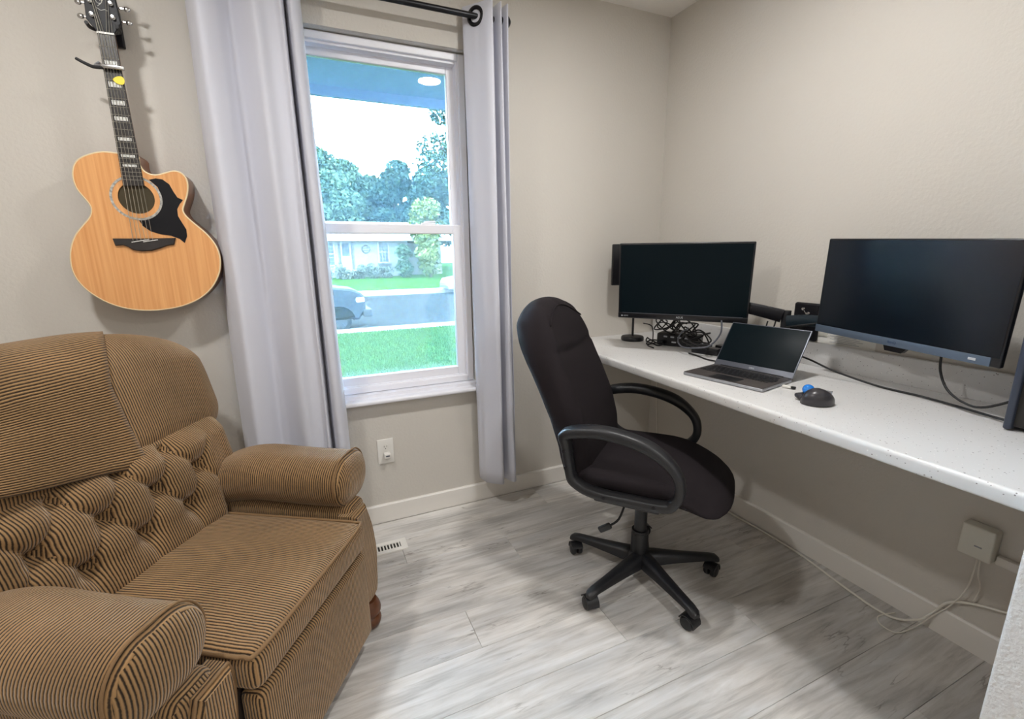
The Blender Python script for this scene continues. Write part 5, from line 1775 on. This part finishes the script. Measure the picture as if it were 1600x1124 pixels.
MB().prism(ccw([(a * TS, (b if (a, b) in arch + arch2 else zup(b)) * TS) for a, b in tout]), -1.70 * TS, 0.0, RX, bevel=0.06).build('truck_body', M['truck'], tk, 30)
gl = ccw([(a * TS, zup(b) * TS) for a, b in [(-3.45, 1.25), (-3.42, 1.66), (-2.35, 1.66), (-1.85, 1.30)]])
MB().prism(gl, 0.0, 0.012, RX).build('side_window', M['house_glass'], tk)
bmp = MB()
bmp.rbox((0.17 * TS, 0.90 * TS, 0.15 * TS), 0.05, (-0.02 * TS, 0.85 * TS, 0.70 * TS), k=2)
bmp.build('bumper', M['rim'], tk, 40)
MB().rbox((0.15 * TS, 0.03, 0.085 * TS), 0.02, (-0.27 * TS, -0.005, 1.22 * TS), k=1).build('headlamp', M['headlamp'], tk, 40)
MB().box(-0.085 * TS, -0.06 * TS, 0.45 * TS, 1.25 * TS, 1.0 * TS, 1.35 * TS).build('grille', M['house_dark'], tk)
for wxp in (-1.05, -4.45):
    for wy in (0.02, 1.42):
        wm = Matrix.Translation((wxp * TS, wy * TS + .14, 0.42 * TS)) @ RX
        wl = MB().lathe([(0, -.12), (0.40 * TS, -.12), (0.42 * TS, -.09), (0.42 * TS, 0.11), (0.39 * TS, 0.14), (0.27 * TS, 0.14), (0.27 * TS, 0.10), (0, 0.10)], 28, wm).build('wheel', M['tyre'], tk, 40)
        rm = MB()
        rm.lathe([(0.24 * TS, 0.09), (0.265 * TS, 0.09), (0.265 * TS, 0.135), (0.245 * TS, 0.135)], 24, wm)
        rm.lathe([(0, 0.09), (0.07 * TS, 0.09), (0.06 * TS, 0.135), (0, 0.14)], 14, wm)
        for k in range(5):
            a = 2 * PI * k / 5 + .3
            rm.tube([wm @ Vector((0.05 * TS * math.cos(a), 0.05 * TS * math.sin(a), 0.115)), wm @ Vector((0.25 * TS * math.cos(a), 0.25 * TS * math.sin(a), 0.118))], 0.028, 6)
        rm.build('rim', M['rim'], wl, 40)

# silver car at the right edge of the window view, far curb
sv = thing('silver_car', 'silver car parked at the far curb by the right window edge', 'car', (4.65, 20.1, -0.66))
cs = [(0, 0.28), (-0.02, 0.55), (0.10, 0.78), (0.90, 0.90), (1.60, 1.36), (2.9, 1.40), (3.6, 0.98), (4.2, 0.92), (4.25, 0.35), (4.0, 0.25)]
ar1 = [(3.4 + 0.36 * math.cos(a), 0.28 + 0.36 * math.sin(a)) for a in [PI * k / 8 for k in range(9)]]
ar2 = [(0.85 + 0.36 * math.cos(a), 0.28 + 0.36 * math.sin(a)) for a in [PI * k / 8 for k in range(9)]]
MB().prism(ccw(cs + ar1 + ar2 + [(0.2, 0.25)]), -1.6, 0.0, RX, bevel=0.05).build('car_body', M['silver_car'], sv, 30)
MB().prism(ccw([(1.15, 0.95), (1.68, 1.30), (2.85, 1.33), (3.35, 1.0)]), 0, 0.012, RX).build('side_window', M['house_glass'], sv)
MB().rbox((0.10, 0.03, 0.06), 0.02, (0.10, -0.005, 0.66), k=1).build('headlamp', M['headlamp'], sv, 40)
MB().rbox((0.05, 0.75, 0.08), 0.03, (-0.01, 0.8, 0.40), k=1).build('bumper', M['house_dark'], sv, 40)
for wxp in (0.85, 3.4):
    for wy in (0.06, 1.50):
        wm = Matrix.Translation((wxp, wy, 0.30)) @ RX
        wl = MB().lathe([(0, -.08), (0.30, -.08), (0.32, -.05), (0.32, 0.05), (0.30, 0.08), (0.2, 0.08), (0.2, 0.06), (0, 0.06)], 22, wm).build('wheel', M['tyre'], sv, 40)
        MB().lathe([(0, 0.06), (0.19, 0.06), (0.18, 0.085), (0, 0.09)], 18, wm).build('rim', M['rim'], wl, 40)
